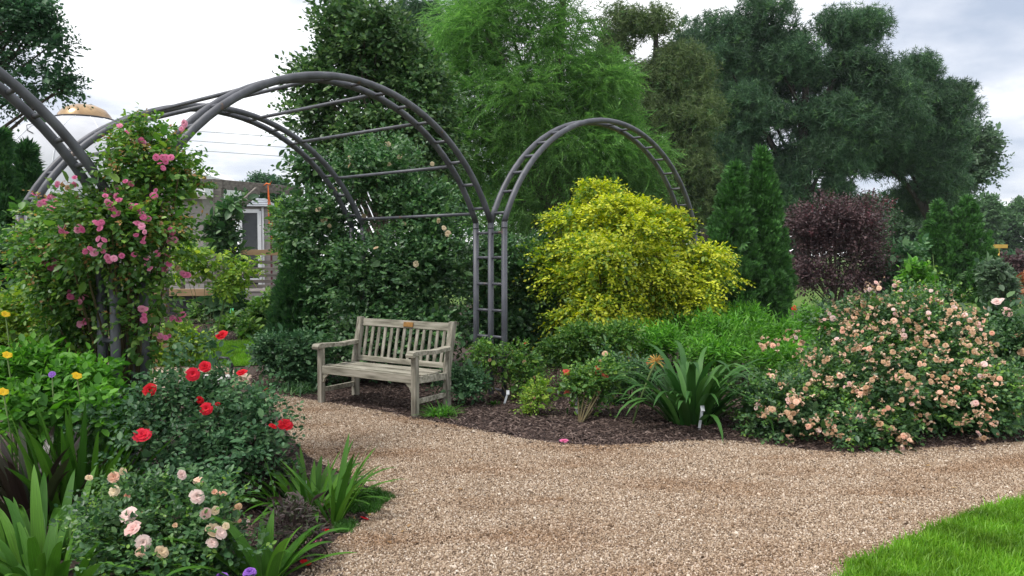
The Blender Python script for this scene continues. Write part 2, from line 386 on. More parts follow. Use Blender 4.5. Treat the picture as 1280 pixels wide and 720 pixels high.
# ------------------------------------------------------------------ foliage builders
def T(v, f): return np.array(v, float), np.array(f, int)
TEMPL = {
    # folded diamond: 2 tris
    'dia': T([(0, 0, 0), (-.32, .5, .10), (0, 1, 0), (.32, .5, .10)], [(0, 2, 1), (0, 3, 2)]),
    # oval, folded on the midrib: 4 tris
    'oval': T([(0, 0, 0), (-.27, .30, .07), (-.25, .68, .05), (0, 1, -.06), (.25, .68, .05), (.27, .30, .07)],
              [(0, 2, 1), (0, 3, 2), (0, 4, 3), (0, 5, 4)]),
    'narrow': T([(0, 0, 0), (-.10, .45, .03), (0, 1, -.08), (.10, .45, .03)], [(0, 2, 1), (0, 3, 2)]),
    # blade with a bend: 3 tris
    'blade': T([(-.05, 0, 0), (.05, 0, 0), (-.045, .5, .0), (.045, .5, 0), (0, 1, -.18)], [(0, 1, 3), (0, 3, 2), (2, 3, 4)]),
}
def _fan(nb, spread, w, seed, feather=False):
    r = np.random.default_rng(seed); V = []; F = []
    for i in range(nb):
        a = (i / (nb - 1) - .5) * 2 * spread
        L = (1 - .35 * abs(a) / spread) * r.uniform(.8, 1.1)
        z = r.uniform(-.15, .15)
        d = np.array([math.sin(a), math.cos(a), z]); s = np.array([math.cos(a), -math.sin(a), 0]) * w
        b = d * .12 * L
        k = len(V); V += [b - s * .4, d * .55 * L + s, d * L, d * .55 * L - s]; F += [(k, k + 1, k + 2), (k, k + 2, k + 3)]
    return T(V, F)
TEMPL['fan'] = _fan(5, .75, .085, 3)
def _tuft(nb, seed, w=.035, lo=.05):
    r = np.random.default_rng(seed); V = []; F = []
    for i in range(nb):
        a = 2 * math.pi * (i * .618); el = math.acos(1 - (i + .5) / nb * (1 - lo))
        d = np.array([math.sin(el) * math.cos(a), math.cos(el), math.sin(el) * math.sin(a)])
        s = np.cross(d, r.normal(size=3)); s = s / np.linalg.norm(s) * w
        L = r.uniform(.75, 1.1); k = len(V)
        V += [-s * .5 + d * .08, s * .5 + d * .08, d * L]; F += [(k, k + 1, k + 2)]
    return T(V, F)
TEMPL['tuft'] = _tuft(9, 5, .12)
def _feather(n, seed):
    r = np.random.default_rng(seed); V = []; F = []
    for i in range(n):
        t = (i + .6) / n; s = 1 if i % 2 else -1
        L = .28 * math.sin(math.pi * (.12 + .8 * t)) + .05
        p = np.array([0, t, -.25 * t * t])
        d = np.array([s * .75, .6, r.uniform(-.35, .1)]); d /= np.linalg.norm(d)
        w = np.array([.0, .024, .012])
        k = len(V); V += [p - w, p + w, p + d * L]; F += [(k, k + 1, k + 2)]
    k = len(V); V += [np.array([-.012, 0, 0]), np.array([.012, 0, 0]), np.array([0, 1.05, -.27])]; F += [(k, k + 1, k + 2)]
    return T(V, F)
TEMPL['feather'] = _feather(12, 8)

def bake(t, P, Y, Z, S):
    """every leaf: template placed at P, along Y, facing Z, size S -> V, F"""
    V, F = TEMPL[t]
    Y = norm(Y); X = norm(np.cross(Y, Z)); Z = np.cross(X, Y)
    n, k = len(P), len(V)
    W = P[:, None, :] + S[:, None, None] * (V[None, :, 0, None] * X[:, None, :] + V[None, :, 1, None] * Y[:, None, :] + V[None, :, 2, None] * Z[:, None, :])
    G = F[None] + (np.arange(n) * k)[:, None, None]
    return W.reshape(-1, 3), G.reshape(-1, F.shape[1])
def join(parts):
    V = []; F = []; o = 0
    for v, f in parts:
        V.append(v); F.append(f + o); o += len(v)
    return np.concatenate(V), np.concatenate(F)

def clumps(blobs, n, rmin, rmax, shell=.35, top=0.0, rough=0.25):
    C = np.array([b[0] for b in blobs]); R = np.array([b[1] for b in blobs])
    w = (R.prod(1)) ** (2 / 3); w /= w.sum()
    i = RNG.choice(len(blobs), n, p=w)
    d = rdir(n); d[:, 2] += top; d = norm(d)
    u = (shell + (1 - shell) * RNG.random(n)) ** .6
    r = RNG.uniform(rmin, rmax, n)
    r = np.minimum(r, R[i].min(1) * .9)
    lim = 1 - r[:, None] / R[i] * (1 - rough * RNG.random((n, 1)) * 1.6)
    c = C[i] + d * R[i] * np.clip(lim, .05, 1.1) * u[:, None]
    return c, r
def on_clumps(c, r, n, flat=.8, inner=.55, up=.35, outc=None, top=.25):
    w = r ** 2; w = w / w.sum()
    i = RNG.choice(len(c), n, p=w)
    d = rdir(n); d[:, 2] += top; d = norm(d)
    u = inner + (1 - inner) * RNG.random(n) ** .7
    s = np.array([1, 1, flat])
    p = c[i] + d * s * (r[i] * u)[:, None]
    D = d + np.array([0, 0, up])
    if outc is not None: D = D + .5 * norm(p - outc)
    return p, norm(D + .35 * RNG.normal(size=D.shape))
def sprays(P, D, length, m, size, spread=1.0, droop=.15, face=.6, jit=.3):
    n = len(P); t = (np.arange(m) + .6) / m
    Lr = length * RNG.uniform(.7, 1.25, n)
    side = norm(np.cross(D, np.array([0, 0, 1.]) + .4 * RNG.normal(size=D.shape)))
    pos = P[:, None] + D[:, None] * (Lr[:, None] * t)[..., None]
    pos[..., 2] -= (droop * Lr)[:, None] * t ** 2
    sg = np.where(np.arange(m) % 2 == 0, 1., -1.); sg[-1] = 0.
    Y = D[:, None] * .75 + side[:, None] * (sg * spread)[None, :, None] + jit * RNG.normal(size=(n, m, 3))
    Y[..., 2] -= droop
    Z = np.array([0, 0, 1.]) * face + (1 - face) * D[:, None] + .35 * RNG.normal(size=(n, m, 3))
    S = size * RNG.uniform(.65, 1.2, (n, m)) * (1 - .25 * np.abs(t - .4))[None]
    return pos.reshape(-1, 3), Y.reshape(-1, 3), norm(Z).reshape(-1, 3), S.reshape(-1)

def limbs(mb, base, tips, r0, trunk_top=None, sides=6, wob=.08, tr=None):
    """tapered trunk with limbs that leave it and bend out to the tips"""
    base = np.array(base, float)
    if trunk_top is not None:
        top = np.array(trunk_top, float)
        n = 7
        pts = [base + (top - base) * (i / (n - 1)) + (RNG.normal(size=3) * wob * r0 * 3 * (0 < i < n - 1)) for i in range(n)]
        mb.tube([base + (0, 0, -.05)] + pts, [r0 * 1.35] + [r0 * (1.15 - .85 * i / (n - 1)) for i in range(n)], sides + 2)
    for tip in tips:
        tip = np.array(tip, float)
        if trunk_top is not None:
            f = np.clip((tip[2] - base[2]) / max(top[2] - base[2], .01) * RNG.uniform(.35, .7), .08, .95)
            s = base + (top - base) * f; rr = r0 * (1.1 - .85 * f) * .55
        else:
            s = base + np.array([RNG.normal() * r0, RNG.normal() * r0, -.03]); rr = r0
        mid = s + (tip - s) * .5 + np.array([0, 0, (.12 if trunk_top is not None else .06) * np.linalg.norm(tip - s)]) + RNG.normal(size=3) * wob * np.linalg.norm(tip - s) * .5
        tt = np.linspace(0, 1, 6)[:, None]
        c = (1 - tt) ** 2 * s + 2 * tt * (1 - tt) * mid + tt ** 2 * tip
        mb.tube(list(c), [rr * (1 - .8 * q) + .003 for q in np.linspace(0, 1, 6)], max(sides - 2, 4), cap=False)

def flora(name, label, cat, base, blobs, mat, leaf='dia', size=.05, n=1500, m=7, twig=.2, nclump=60, rc=(.2, .35), flat=.85,
          core=.12, corescale=2.4, up=.35, droop=.15, face=.6, spread=1.0, group=None, wood=None, woodr=.02, trunk_top=None, nlimb=14,
          part='foliage', extra=None, inner=.5, top=.25, shell=.35, jit=.3, woodname='stem', coremat=None, rough=.25):
    """a shrub, tree or perennial: Empty at the base > stems or trunk, foliage"""
    base = np.array(base, float)
    t = thing(name, label, cat, base, 0, group)
    c, r = clumps(blobs, nclump, rc[0], rc[1], shell, rough=rough)
    c[:, 2] = np.maximum(c[:, 2], base[2] + r * .5 * flat)
    mean = np.average([b[0] for b in blobs], axis=0, weights=[b[1].prod() for b in blobs])
    P, D = on_clumps(c, r, n, flat, inner, up, mean, top)
    P[:, 2] = np.maximum(P[:, 2], base[2] + .01 + .03 * RNG.random(len(P)))
    parts = [bake(leaf, *sprays(P, D, twig, m, size, spread, droop, face, jit))]
    if core:
        k = max(int(n * core), 10)
        P2, D2 = on_clumps(c, r * .55, k, flat, 0, up, mean, 0)
        C = np.array([b[0] for b in blobs]); R = np.array([b[1] for b in blobs])
        i = RNG.choice(len(blobs), k); P3 = C[i] + rdir(k) * R[i] * (.6 * RNG.random((k, 1)) ** .5)
        P3[:, 2] = np.maximum(P3[:, 2], base[2] + .05)
        parts.append(bake('oval' if leaf in ('dia', 'oval') else leaf, *sprays(np.concatenate([P2, P3]), np.concatenate([D2, rdir(k)]), twig * 1.2, max(m // 2, 3), size * corescale, spread, droop, face, .5)))
    V, F = join(parts)
    link(part, mesh_np(part, V - base, F, mat), t, kind='stuff')
    if extra:      # second look of leaf: (part name, material, leaf, size, n, m, twig)
        for (pn, m2, lf, sz, n2, m3, tw, up2, zlo) in extra:
            P, D = on_clumps(c, r, n2, flat, .85, up2, mean, .45)
            if zlo is not None:
                keep = P[:, 2] > zlo[0] + (zlo[1] - zlo[0]) * RNG.random(len(P))
                if len(zlo) > 2: keep &= P[:, 0] > zlo[2] + (zlo[3] - zlo[2]) * RNG.random(len(P))
                P, D = P[keep], D[keep]
            V, F = bake(lf, *sprays(P, D, tw, m3, sz, spread, droop, face, jit))
            link(pn, mesh_np(pn, V - base, F, m2), t, kind='stuff')
    if wood is not None:
        mb = MB()
        k = min(nlimb, len(c)); idx = RNG.choice(len(c), k, replace=False)
        limbs(mb, (0, 0, 0), c[idx] - base, woodr, None if trunk_top is None else np.array(trunk_top) - base)
        mb.build(woodname, wood, t)
    t['_c'] = 0; del t['_c']
    return t, c, r

def tree_fan(name, label, cat, base, h, rad, mat, n=5000, size=.16, lean=(0, 0), group=None, shape=.8, seed=0, ztip=0.0):
    """conical conifer of upright scale fans"""
    base = np.array(base, float)
    t = thing(name, label, cat, base, 0, group)
    z = RNG.random(n) ** 1.25
    a = RNG.random(n) * 2 * np.pi
    prof = lambda z: rad * np.clip((1 - z) ** shape * (0.62 + .38 * np.clip(z / .22, 0, 1) ** .6), .02, 9)
    ph = RNG.random(6) * 6.28
    ph = RNG.random(6) * 6.28
    # plumes: teardrop bunches of fans that overlap like tiles up the cone
    npl = max(int(n / 26), 60)
    zp = RNG.random(npl) ** 1.25 * .97; ap = RNG.random(npl) * 2 * np.pi
    lump = 1 + .09 * np.sin(3 * ap + 5 * zp + ph[0]) + .08 * np.sin(5 * ap - 19 * zp + ph[1])
    rp = prof(zp) * lump * RNG.uniform(.82, 1.04, npl)
    j = RNG.integers(0, npl, n); u = RNG.random(n)
    ln = (size * 1.7) * (.55 + .45 * (1 - zp[j])) ; wd = size * .62 * np.sin(np.pi * (.12 + .80 * u)) * (1 - .6 * zp[j])
    out = np.stack([np.cos(ap[j]), np.sin(ap[j]), np.zeros(n)], 1); tan = np.stack([-np.sin(ap[j]), np.cos(ap[j]), np.zeros(n)], 1)
    off = RNG.normal(size=(n, 2)) * .6
    P = np.stack([rp[j] * np.cos(ap[j]), rp[j] * np.sin(ap[j]), zp[j] * (h - size * 1.6) + .02], 1)
    P = P + out * (wd * off[:, 0] * .8 + ln * .22 * u)[:, None] + tan * (wd * off[:, 1])[:, None] + np.array([0, 0, 1.]) * (ln * (u - .25))[:, None]
    D = norm(out * (.5 + .5 * np.clip(off[:, :1], -1, 1.5)) + tan * off[:, 1:] * .6 + np.array([0, 0, 1.0]) + .22 * RNG.normal(size=(n, 3)))
    Z = norm(tan + .7 * RNG.normal(size=(n, 3)))
    P[:, 2] = np.maximum(P[:, 2], .02)
    parts = [bake('fan', P, D, Z, size * .8 * RNG.uniform(.7, 1.25, n))]
    k = n // 5
    zz = RNG.random(k) ** 1.3; aa = RNG.random(k) * 6.283; r2 = prof(zz) * (.2 + .6 * RNG.random(k))
    parts.append(bake('fan', np.stack([r2 * np.cos(aa), r2 * np.sin(aa), zz * h * .94], 1), norm(rdir(k) + np.array([0, 0, .6])), rdir(k), np.full(k, size * 1.8)))
    V, F = join(parts)
    V[:, 0] += lean[0] * V[:, 2] / h; V[:, 1] += lean[1] * V[:, 2] / h
    link('foliage', mesh_np('foliage', V, F, mat), t, kind='stuff')
    mb = MB(); mb.tube([(0, 0, -.05), (lean[0] * .4, lean[1] * .4, h * .4), (lean[0] * .85, lean[1] * .85, h * .85)], [rad * .1, rad * .07, .01], 7)
    mb.build('trunk', M['bark'], t)
    return t

def strap_mesh(name, L, W, lift, arch, mat, twist=0.0, seg=9, fold=.25, tipbend=0.0):
    """one strap leaf: rises at angle `lift`, arches over by `arch` radians, V fold on the midrib"""
    V = []; F = []
    p = np.array([0., 0.]); a = lift
    for i in range(seg + 1):
        t = i / seg
        w = W * min(1, .55 + 1.6 * t) * max(0.0, (1 - t ** 2.6)) ** .75
        n = np.array([-math.sin(a), math.cos(a)])
        f = fold * (1 - t * .6)
        tw = twist * t
        for s in (-1, 0, 1):
            x = s * w * .5; hh = abs(s) * w * .5 * f
            V.append((x * math.cos(tw) , p[0] + n[0] * hh + x * math.sin(tw) * .3, p[1] + n[1] * hh))
        p = p + np.array([math.cos(a), math.sin(a)]) * L / seg
        a -= arch / seg * (.4 + 1.2 * t) + (tipbend if t > .55 else 0) / seg
    for i in range(seg):
        for s in (0, 1):
            q = i * 3 + s; F.append((q, q + 1, q + 4, q + 3))
    me = mesh_np(name, np.array(V), np.array(F), mat, smooth=True)
    uv = me.uv_layers.new(name='leaf_uv'); k0 = random.random() * 9
    f = np.array(F).ravel()
    uv.data.foreach_set('uv', np.stack([(f % 3) * .5 + k0, (f // 3) / seg], 1).astype(np.float32).ravel())
    return me
def strap_clump(name, label, cat, base, n, L, W, mat, lift=(.7, 1.45), arch=(.4, 1.4), spread=.05, group=None, nvar=8, tipbend=0.0, az=None):
    t = thing(name, label, cat, base, 0, group)
    var = [strap_mesh('leaf', L * random.uniform(.75, 1.15), W * random.uniform(.8, 1.15), random.uniform(*lift), random.uniform(*arch), mat, random.uniform(-.6, .6), tipbend=tipbend * random.random()) for _ in range(nvar)]
    for i in range(n):
        a = 2 * math.pi * (i * .618) + random.uniform(-.3, .3) if az is None else random.uniform(*az)
        d = spread * math.sqrt(random.random())
        o = link('leaf', random.choice(var), t, (d * math.cos(a), d * math.sin(a), -.01), (random.uniform(-.12, .12), random.uniform(-.12, .12), a - math.pi / 2), random.uniform(.75, 1.1))
    return t

def rose_mesh(name, mat, rings=((5, .95, 1.25), (5, .8, .8), (5, .6, .45), (3, .42, .2)), seed=1, nv=3):
    """bloom of unit radius facing +Z: rings of cupped petals (count, length, opening angle)"""
    r = np.random.default_rng(seed); V = []; F = []
    for k, (n, L, op) in enumerate(rings):
        for i in range(n):
            a = 2 * math.pi * (i + .5 * (k % 2) + r.uniform(-.15, .15)) / n
            w = L * 1.25 * math.sin(math.pi / max(n, 4)) + .1
            o = op + r.uniform(-.15, .15); b = len(V)
            for v in range(nv):
                t = v / (nv - 1)
                rad = .05 + L * (math.sin(o) * t * (.75 + .35 * t)); z = L * math.cos(o) * t * (1.2 - .5 * t * t) - .12 * (rad > .6) * (t ** 3) + r.uniform(-.03, .03)
                ww = w * (.35 + .9 * math.sin(math.pi * (.15 + .55 * t)))
                for u in (-1, 0, 1):
                    cup = .14 * (abs(u)) * L
                    x, y = rad - cup * .6, u * ww * .6
                    V.append((x * math.cos(a) - y * math.sin(a), x * math.sin(a) + y * math.cos(a), z + cup * .5 + r.uniform(-.02, .02)))
            for v in range(nv - 1):
                for u in (0, 1):
                    q = b + v * 3 + u; F.append((q, q + 1, q + 4, q + 3))
    return mesh_np(name, np.array(V), np.array(F), mat, smooth=True)
OPEN = ((5, 1.0, 1.35), (5, .85, 1.0), (5, .62, .6), (3, .42, .25))
CUP = ((5, 1.0, 1.0), (5, .9, .7), (5, .75, .4), (3, .6, .2))
BUD = ((4, 1.1, .45), (3, 1.0, .25))
ROSE = {}
for key, pm in (('pink', 'p_pink'), ('red', 'p_red'), ('coral', 'p_coral'), ('peach', 'p_peach'), ('palepink', 'p_palepink'), ('tan', 'p_tan'), ('cream', 'p_cream')):
    ROSE[key] = [rose_mesh('flower', M[pm], OPEN, 1), rose_mesh('flower', M[pm], CUP, 2), rose_mesh('flower', M[pm], OPEN, 3), rose_mesh('bud', M[pm], BUD, 4)]
CAMP = np.array([0, 0, HCAM])
def flower(parent, key, p, r, toward=None, var=None, name='flower', label=None):
    d = norm((toward if toward is not None else (CAMP - p)) * 1.0 + RNG.normal(size=3) * .3)
    d = norm(d + np.array([0, 0, .55]) + .45 * RNG.normal(size=3))
    rot = Vector(d).to_track_quat('Z', 'Y').to_euler()
    k = RNG.integers(0, 3) if var is None else var
    loc = np.array(p) - np.array(parent.location)
    return link('bud' if k == 3 else name, ROSE[key][k], parent, loc, rot, r * RNG.uniform(.85, 1.15), label=label)
def hit(px, py, blobs, pad=1.0):
    """where the photo's line of sight at (px, py) meets the plant's outline (nearest), else its closest point"""
    o = CAMP; d = ray(px, py); best = None
    for c, R in blobs:
        q = R * pad; a = ((d / q) ** 2).sum(); b = 2 * ((o - c) * d / q ** 2).sum(); g = (((o - c) / q) ** 2).sum() - 1
        D = b * b - 4 * a * g
        if D >= 0:
            t = (-b - math.sqrt(D)) / (2 * a)
            if best is None or t < best: best = t
    if best is None:
        best = min((((c - o) @ d) / (d @ d) for c, R in blobs), key=lambda t: min(np.linalg.norm(((o + d * t) - c) / R) for c, R in blobs))
    return o + d * best
# ------------------------------------------------------------------ ground sheets
def spline(pts, closed=True, k=5):
    P = [np.array(p, float)[:2] for p in pts]; n = len(P); out = []
    for i in range(n if closed else n - 1):
        g = lambda j: P[j % n] if closed else P[min(max(j, 0), n - 1)]
        a, b, c, d = g(i - 1), g(i), g(i + 1), g(i + 2)
        for q in range(k):
            t = q / k
            out.append(.5 * (2 * b + (c - a) * t + (2 * a - 5 * b + 4 * c - d) * t * t + (3 * b - a - 3 * c + d) * t ** 3))
    return out
def sheet(name, pts, z, mat, kind='structure', jit=0.0):
    bm = bmesh.new()
    vs = [bm.verts.new((p[0] + random.uniform(-jit, jit), p[1] + random.uniform(-jit, jit), z)) for p in pts]
    es = [bm.edges.new((vs[i], vs[(i + 1) % len(vs)])) for i in range(len(vs))]
    bmesh.ops.triangle_fill(bm, use_beauty=True, edges=es)
    for f in bm.faces:
        if f.normal.z < 0: f.normal_flip()
    me = bpy.data.meshes.new(name); bm.to_mesh(me); bm.free(); me.materials.append(mat)
    return link(name, me, kind=kind)

def gravel_mat():
    m, N, L, B, O = nmat('gravel bed')
    tc = N.new('ShaderNodeTexCoord')
    vo = N.new('ShaderNodeTexVoronoi'); vo.inputs['Scale'].default_value = 70
    L.new(tc.outputs['Object'], vo.inputs['Vector'])
    r = ramp(N, [(0.13, 0.09, 0.065), (0.30, 0.21, 0.15), (0.42, 0.31, 0.23), (0.55, 0.44, 0.35), (0.28, 0.22, 0.18)])
    sp = N.new('ShaderNodeSeparateColor'); L.new(vo.outputs['Color'], sp.inputs[0]); L.new(sp.outputs[0], r.inputs[0])
    nz = N.new('ShaderNodeTexNoise'); nz.inputs['Scale'].default_value = 1.1; nz.inputs['Detail'].default_value = 5
    L.new(tc.outputs['Object'], nz.inputs['Vector'])
    mr = N.new('ShaderNodeMapRange'); mr.inputs[1].default_value = .35; mr.inputs[2].default_value = .65; mr.inputs[3].default_value = .75; mr.inputs[4].default_value = 1.1
    L.new(nz.outputs['Fac'], mr.inputs[0])
    hs = N.new('ShaderNodeHueSaturation'); L.new(r.outputs[0], hs.inputs['Color']); L.new(mr.outputs[0], hs.inputs['Value'])
    L.new(hs.outputs[0], B.inputs['Base Color']); B.inputs['Roughness'].default_value = .9
    bp = N.new('ShaderNodeBump'); bp.inputs['Strength'].default_value = .8; bp.inputs['Distance'].default_value = .01; bp.invert = True
    L.new(vo.outputs['Distance'], bp.inputs['Height']); L.new(bp.outputs[0], B.inputs['Normal'])
    return m
def inst_mat(name, cols, pos=None, rough=.85, patch=None):
    """colour per scattered piece; `patch` mixes in a second tone in broad worn streaks"""
    m, N, L, B, O = nmat(name)
    oi = N.new('ShaderNodeObjectInfo'); r = ramp(N, cols, pos); L.new(oi.outputs['Random'], r.inputs[0])
    c = r.outputs[0]
    if patch:
        tc = N.new('ShaderNodeNewGeometry'); nz = N.new('ShaderNodeTexNoise'); nz.inputs['Scale'].default_value = patch[1]; nz.inputs['Detail'].default_value = 4
        mp = N.new('ShaderNodeMapping'); mp.inputs['Scale'].default_value = (.5, 1.3, 0); L.new(tc.outputs['Position'], mp.inputs[0]); L.new(mp.outputs[0], nz.inputs['Vector'])
        mr = N.new('ShaderNodeMapRange'); mr.inputs[1].default_value = .47; mr.inputs[2].default_value = .72; L.new(nz.outputs['Fac'], mr.inputs[0])
        mx = N.new('ShaderNodeMix'); mx.data_type = 'RGBA'; mx.blend_type = 'MULTIPLY'; L.new(mr.outputs[0], mx.inputs['Factor'])
        L.new(c, mx.inputs['A']); mx.inputs['B'].default_value = (*patch[0], 1); c = mx.outputs['Result']
    L.new(c, B.inputs['Base Color']); B.inputs['Roughness'].default_value = rough; B.inputs['Specular IOR Level'].default_value = .25
    return m
M['ground'] = noise_mat('far grass', [(0.05, 0.10, 0.016), (0.085, 0.15, 0.025), (0.12, 0.19, 0.035)], (.8, .8, .8), bump=.5, bdist=.05)
M['lawnbase'] = noise_mat('lawn soil and thatch', [(0.04, 0.10, 0.012), (0.07, 0.16, 0.02)], (9, 9, 9), bump=.5, bdist=.02)
M['mulch'] = noise_mat('bark mulch', [(0.022, 0.014, 0.012), (0.06, 0.04, 0.034), (0.12, 0.085, 0.07)], (45, 45, 45), bump=1.0, bdist=.02, rough=.9)
M['gravel'] = gravel_mat()
M['pebble'] = inst_mat('gravel stones', [(0.085, 0.058, 0.038), (0.215, 0.15, 0.098), (0.33, 0.243, 0.168), (0.44, 0.345, 0.255), (0.66, 0.58, 0.49)], [0, .22, .55, .82, 1], patch=((.70, .57, .46), 1.7))
M['chip'] = inst_mat('mulch chips', [(0.018, 0.011, 0.010), (0.05, 0.032, 0.027), (0.10, 0.068, 0.056), (0.20, 0.15, 0.13)], [0, .4, .8, 1])

W = lambda x, y: np.array([x, y, 0.])
link('ground', mesh_np('ground', np.array([(-1500, -300, 0), (1500, -300, 0), (1500, 2500, 0), (-1500, 2500, 0)]), np.array([(0, 1, 2, 3)]), M['ground']), kind='structure')
mul = [W(-16, -3), W(14, -3), W(14, 9.5), W(9.5, 22), W(4, 25), W(-16, 25)]
sheet('mulch_bed', mul, .004, M['mulch'])
left_edge = [gp(*p) for p in ((300, 486), (330, 500), (350, 520), (362, 545), (385, 572), (425, 592), (462, 612), (474, 632), (440, 664), (405, 694), (388, 730))]
far_edge = [gp(*p) for p in ((285, 462), (312, 478), (332, 492), (366, 497), (402, 503), (460, 512), (519, 524), (565, 532), (640, 547), (700, 556), (765, 558), (850, 553), (900, 552), (950, 556), (1010, 564), (1080, 567), (1160, 561), (1240, 556), (1300, 553))]
lawn_edge = [gp(*p) for p in ((1400, 612), (1280, 633), (1230, 646), (1170, 669), (1100, 703), (1060, 724))]
path = spline([W(-8.5, 14)] + far_edge + [W(9, 7.4), W(13, 7.8), W(13, 5.2), W(8, 4.9)] + lawn_edge + [W(1.2, 2.6), W(1.0, -2.8), W(-1.6, -2.8), W(-1.15, 2.2)] + left_edge[::-1] + [W(-4.6, 9.3), W(-9.5, 12.6)])
sheet('gravel_path', path, .010, M['gravel'], jit=.008)
lawn = spline([W(13, 5.1), W(8, 4.8)] + [p + (0, -.015, 0) for p in lawn_edge] + [W(1.28, 2.6), W(1.1, -2.8), W(13, -2.8)], k=4)
sheet('lawn', lawn, .016, M['lawnbase'])
strip = spline([gp(*p) for p in ((190, 436), (240, 431), (290, 430), (338, 429), (343, 440), (338, 453), (302, 459), (240, 459), (190, 456))], k=4)
sheet('lawn_strip', strip, .016, M['lawnbase'])

def scatter(name, pts, z, sources, density, smin, smax, seed, tilt=3.14, align=False):
    """ground cover nobody could count: pieces spread over a sheet with geometry nodes"""
    bm = bmesh.new()
    vs = [bm.verts.new((p[0], p[1], z)) for p in pts]
    es = [bm.edges.new((vs[i], vs[(i + 1) % len(vs)])) for i in range(len(vs))]
    bmesh.ops.triangle_fill(bm, use_beauty=True, edges=es)
    for f in bm.faces:
        if f.normal.z < 0: f.normal_flip()
    me = bpy.data.meshes.new(name); bm.to_mesh(me); bm.free()
    o = link(name, me, kind='stuff')
    ng = bpy.data.node_groups.new(name, 'GeometryNodeTree')
    ng.interface.new_socket('Geometry', in_out='INPUT', socket_type='NodeSocketGeometry')
    ng.interface.new_socket('Geometry', in_out='OUTPUT', socket_type='NodeSocketGeometry')
    N, L = ng.nodes, ng.links
    gi, go = N.new('NodeGroupInput'), N.new('NodeGroupOutput')
    dp = N.new('GeometryNodeDistributePointsOnFaces'); dp.inputs['Density'].default_value = density; dp.inputs['Seed'].default_value = seed
    L.new(gi.outputs[0], dp.inputs['Mesh'])
    gj = N.new('GeometryNodeGeometryToInstance')
    for s in sources:
        ob = N.new('GeometryNodeObjectInfo'); ob.inputs['Object'].default_value = s; ob.inputs['As Instance'].default_value = False
        L.new(ob.outputs['Geometry'], gj.inputs[0])
    ip = N.new('GeometryNodeInstanceOnPoints'); ip.inputs['Pick Instance'].default_value = True
    L.new(dp.outputs['Points'], ip.inputs['Points']); L.new(gj.outputs[0], ip.inputs['Instance'])
    rv = N.new('FunctionNodeRandomValue'); rv.data_type = 'FLOAT_VECTOR'
    rv.inputs[0].default_value = (-tilt, -tilt, -3.14); rv.inputs[1].default_value = (tilt, tilt, 3.14); rv.inputs['Seed'].default_value = seed + 1
    L.new(rv.outputs[0], ip.inputs['Rotation'])
    rs = N.new('FunctionNodeRandomValue'); rs.data_type = 'FLOAT'
    rs.inputs[2].default_value = smin; rs.inputs[3].default_value = smax; rs.inputs['Seed'].default_value = seed + 2
    L.new(rs.outputs[1], ip.inputs['Scale'])
    L.new(ip.outputs[0], go.inputs[0])
    md = o.modifiers.new('scatter', 'NODES'); md.node_group = ng
    return o
def source(name, me):
    return bpy.data.objects.new(name, me)
def pebble(i):
    bm = bmesh.new(); bmesh.ops.create_icosphere(bm, subdivisions=1, radius=1)
    r = random.Random(i)
    sx, sy, sz = r.uniform(.8, 1.3), r.uniform(.6, .9), r.uniform(.45, .7)
    for v in bm.verts:
        k = r.uniform(.82, 1.12); v.co = Vector((v.co.x * sx * k, v.co.y * sy * k, v.co.z * sz * k))
    me = bpy.data.meshes.new('stone'); bm.to_mesh(me); bm.free(); me.materials.append(M['pebble'])
    return source('stone', me)
PEB = [pebble(i) for i in range(5)]
near_path = spline([p for p in far_edge[2:]] + [W(6.2, 6.75), W(6.2, 4.75)] + lawn_edge + [W(1.2, 2.9), W(-.95, 2.9)] + left_edge[::-1][1:-1])
scatter('gravel_stones', near_path, .013, PEB, 12500, .0040, .0086, 3)
scatter('gravel_stones', near_path, .014, PEB, 110, .010, .0165, 4)
far_path = spline([W(-4.4, 11.5)] + far_edge[:3] + left_edge[1:2] + [left_edge[0], W(-4.4, 9.4)])
scatter('gravel_stones', far_path, .013, PEB, 2500, .008, .015, 9)
def chip(i):
    r = random.Random(i + 50); L = r.uniform(.7, 1.2); w = r.uniform(.18, .34); t = .07
    V = [(-w, -L, 0), (w * .8, -L * .9, .02), (w, L * .8, .05), (-w * .7, L, 0)]
    V = V + [(x * .9, y * .97, z + t) for x, y, z in V]
    F = [(0, 3, 2, 1), (4, 5, 6, 7), (0, 1, 5, 4), (1, 2, 6, 5), (2, 3, 7, 6), (3, 0, 4, 7)]
    return source('chip', mesh_np('chip', np.array(V) + np.array([0, 0, .0]), np.array(F), M['chip']))
CHIP = [chip(i) for i in range(5)]
bed = [p + (0, -.03, 0) for p in far_edge[1:-1]] + [gp(1300, 520), gp(1000, 470), gp(820, 455), gp(640, 455), gp(560, 470), gp(400, 475), gp(340, 455)]
scatter('mulch_chips', spline(bed, k=3), .012, CHIP, 2400, .014, .040, 21, tilt=.45)
backbed = [gp(*p) for p in ((190, 430), (340, 428), (350, 405), (300, 392), (200, 390))]
scatter('mulch_chips', backbed, .012, CHIP, 500, .02, .045, 22, tilt=.5)
leftbed = left_edge[3:-1] + [p for p in map(lambda q: gp(*q), ((430, 720), (330, 760), (250, 740), (230, 660), (250, 600)))]
scatter('mulch_chips', leftbed, .013, CHIP, 2200, .010, .026, 23, tilt=.5)
def tuft(i):
    r = np.random.default_rng(i); n = 14
    P = np.stack([r.normal(size=n) * .55, r.normal(size=n) * .55, np.zeros(n)], 1)
    Y = norm(np.stack([r.normal(size=n) * .4, r.normal(size=n) * .4, np.ones(n)], 1))
    Z = norm(np.stack([r.normal(size=n), r.normal(size=n), np.zeros(n)], 1))
    V, F = bake('blade', P, Y, Z, r.uniform(.9, 1.9, n))
    return source('grass_tuft', mesh_np('grass_tuft', V, F, M['grass']))
TUFT = [tuft(i) for i in range(6)]
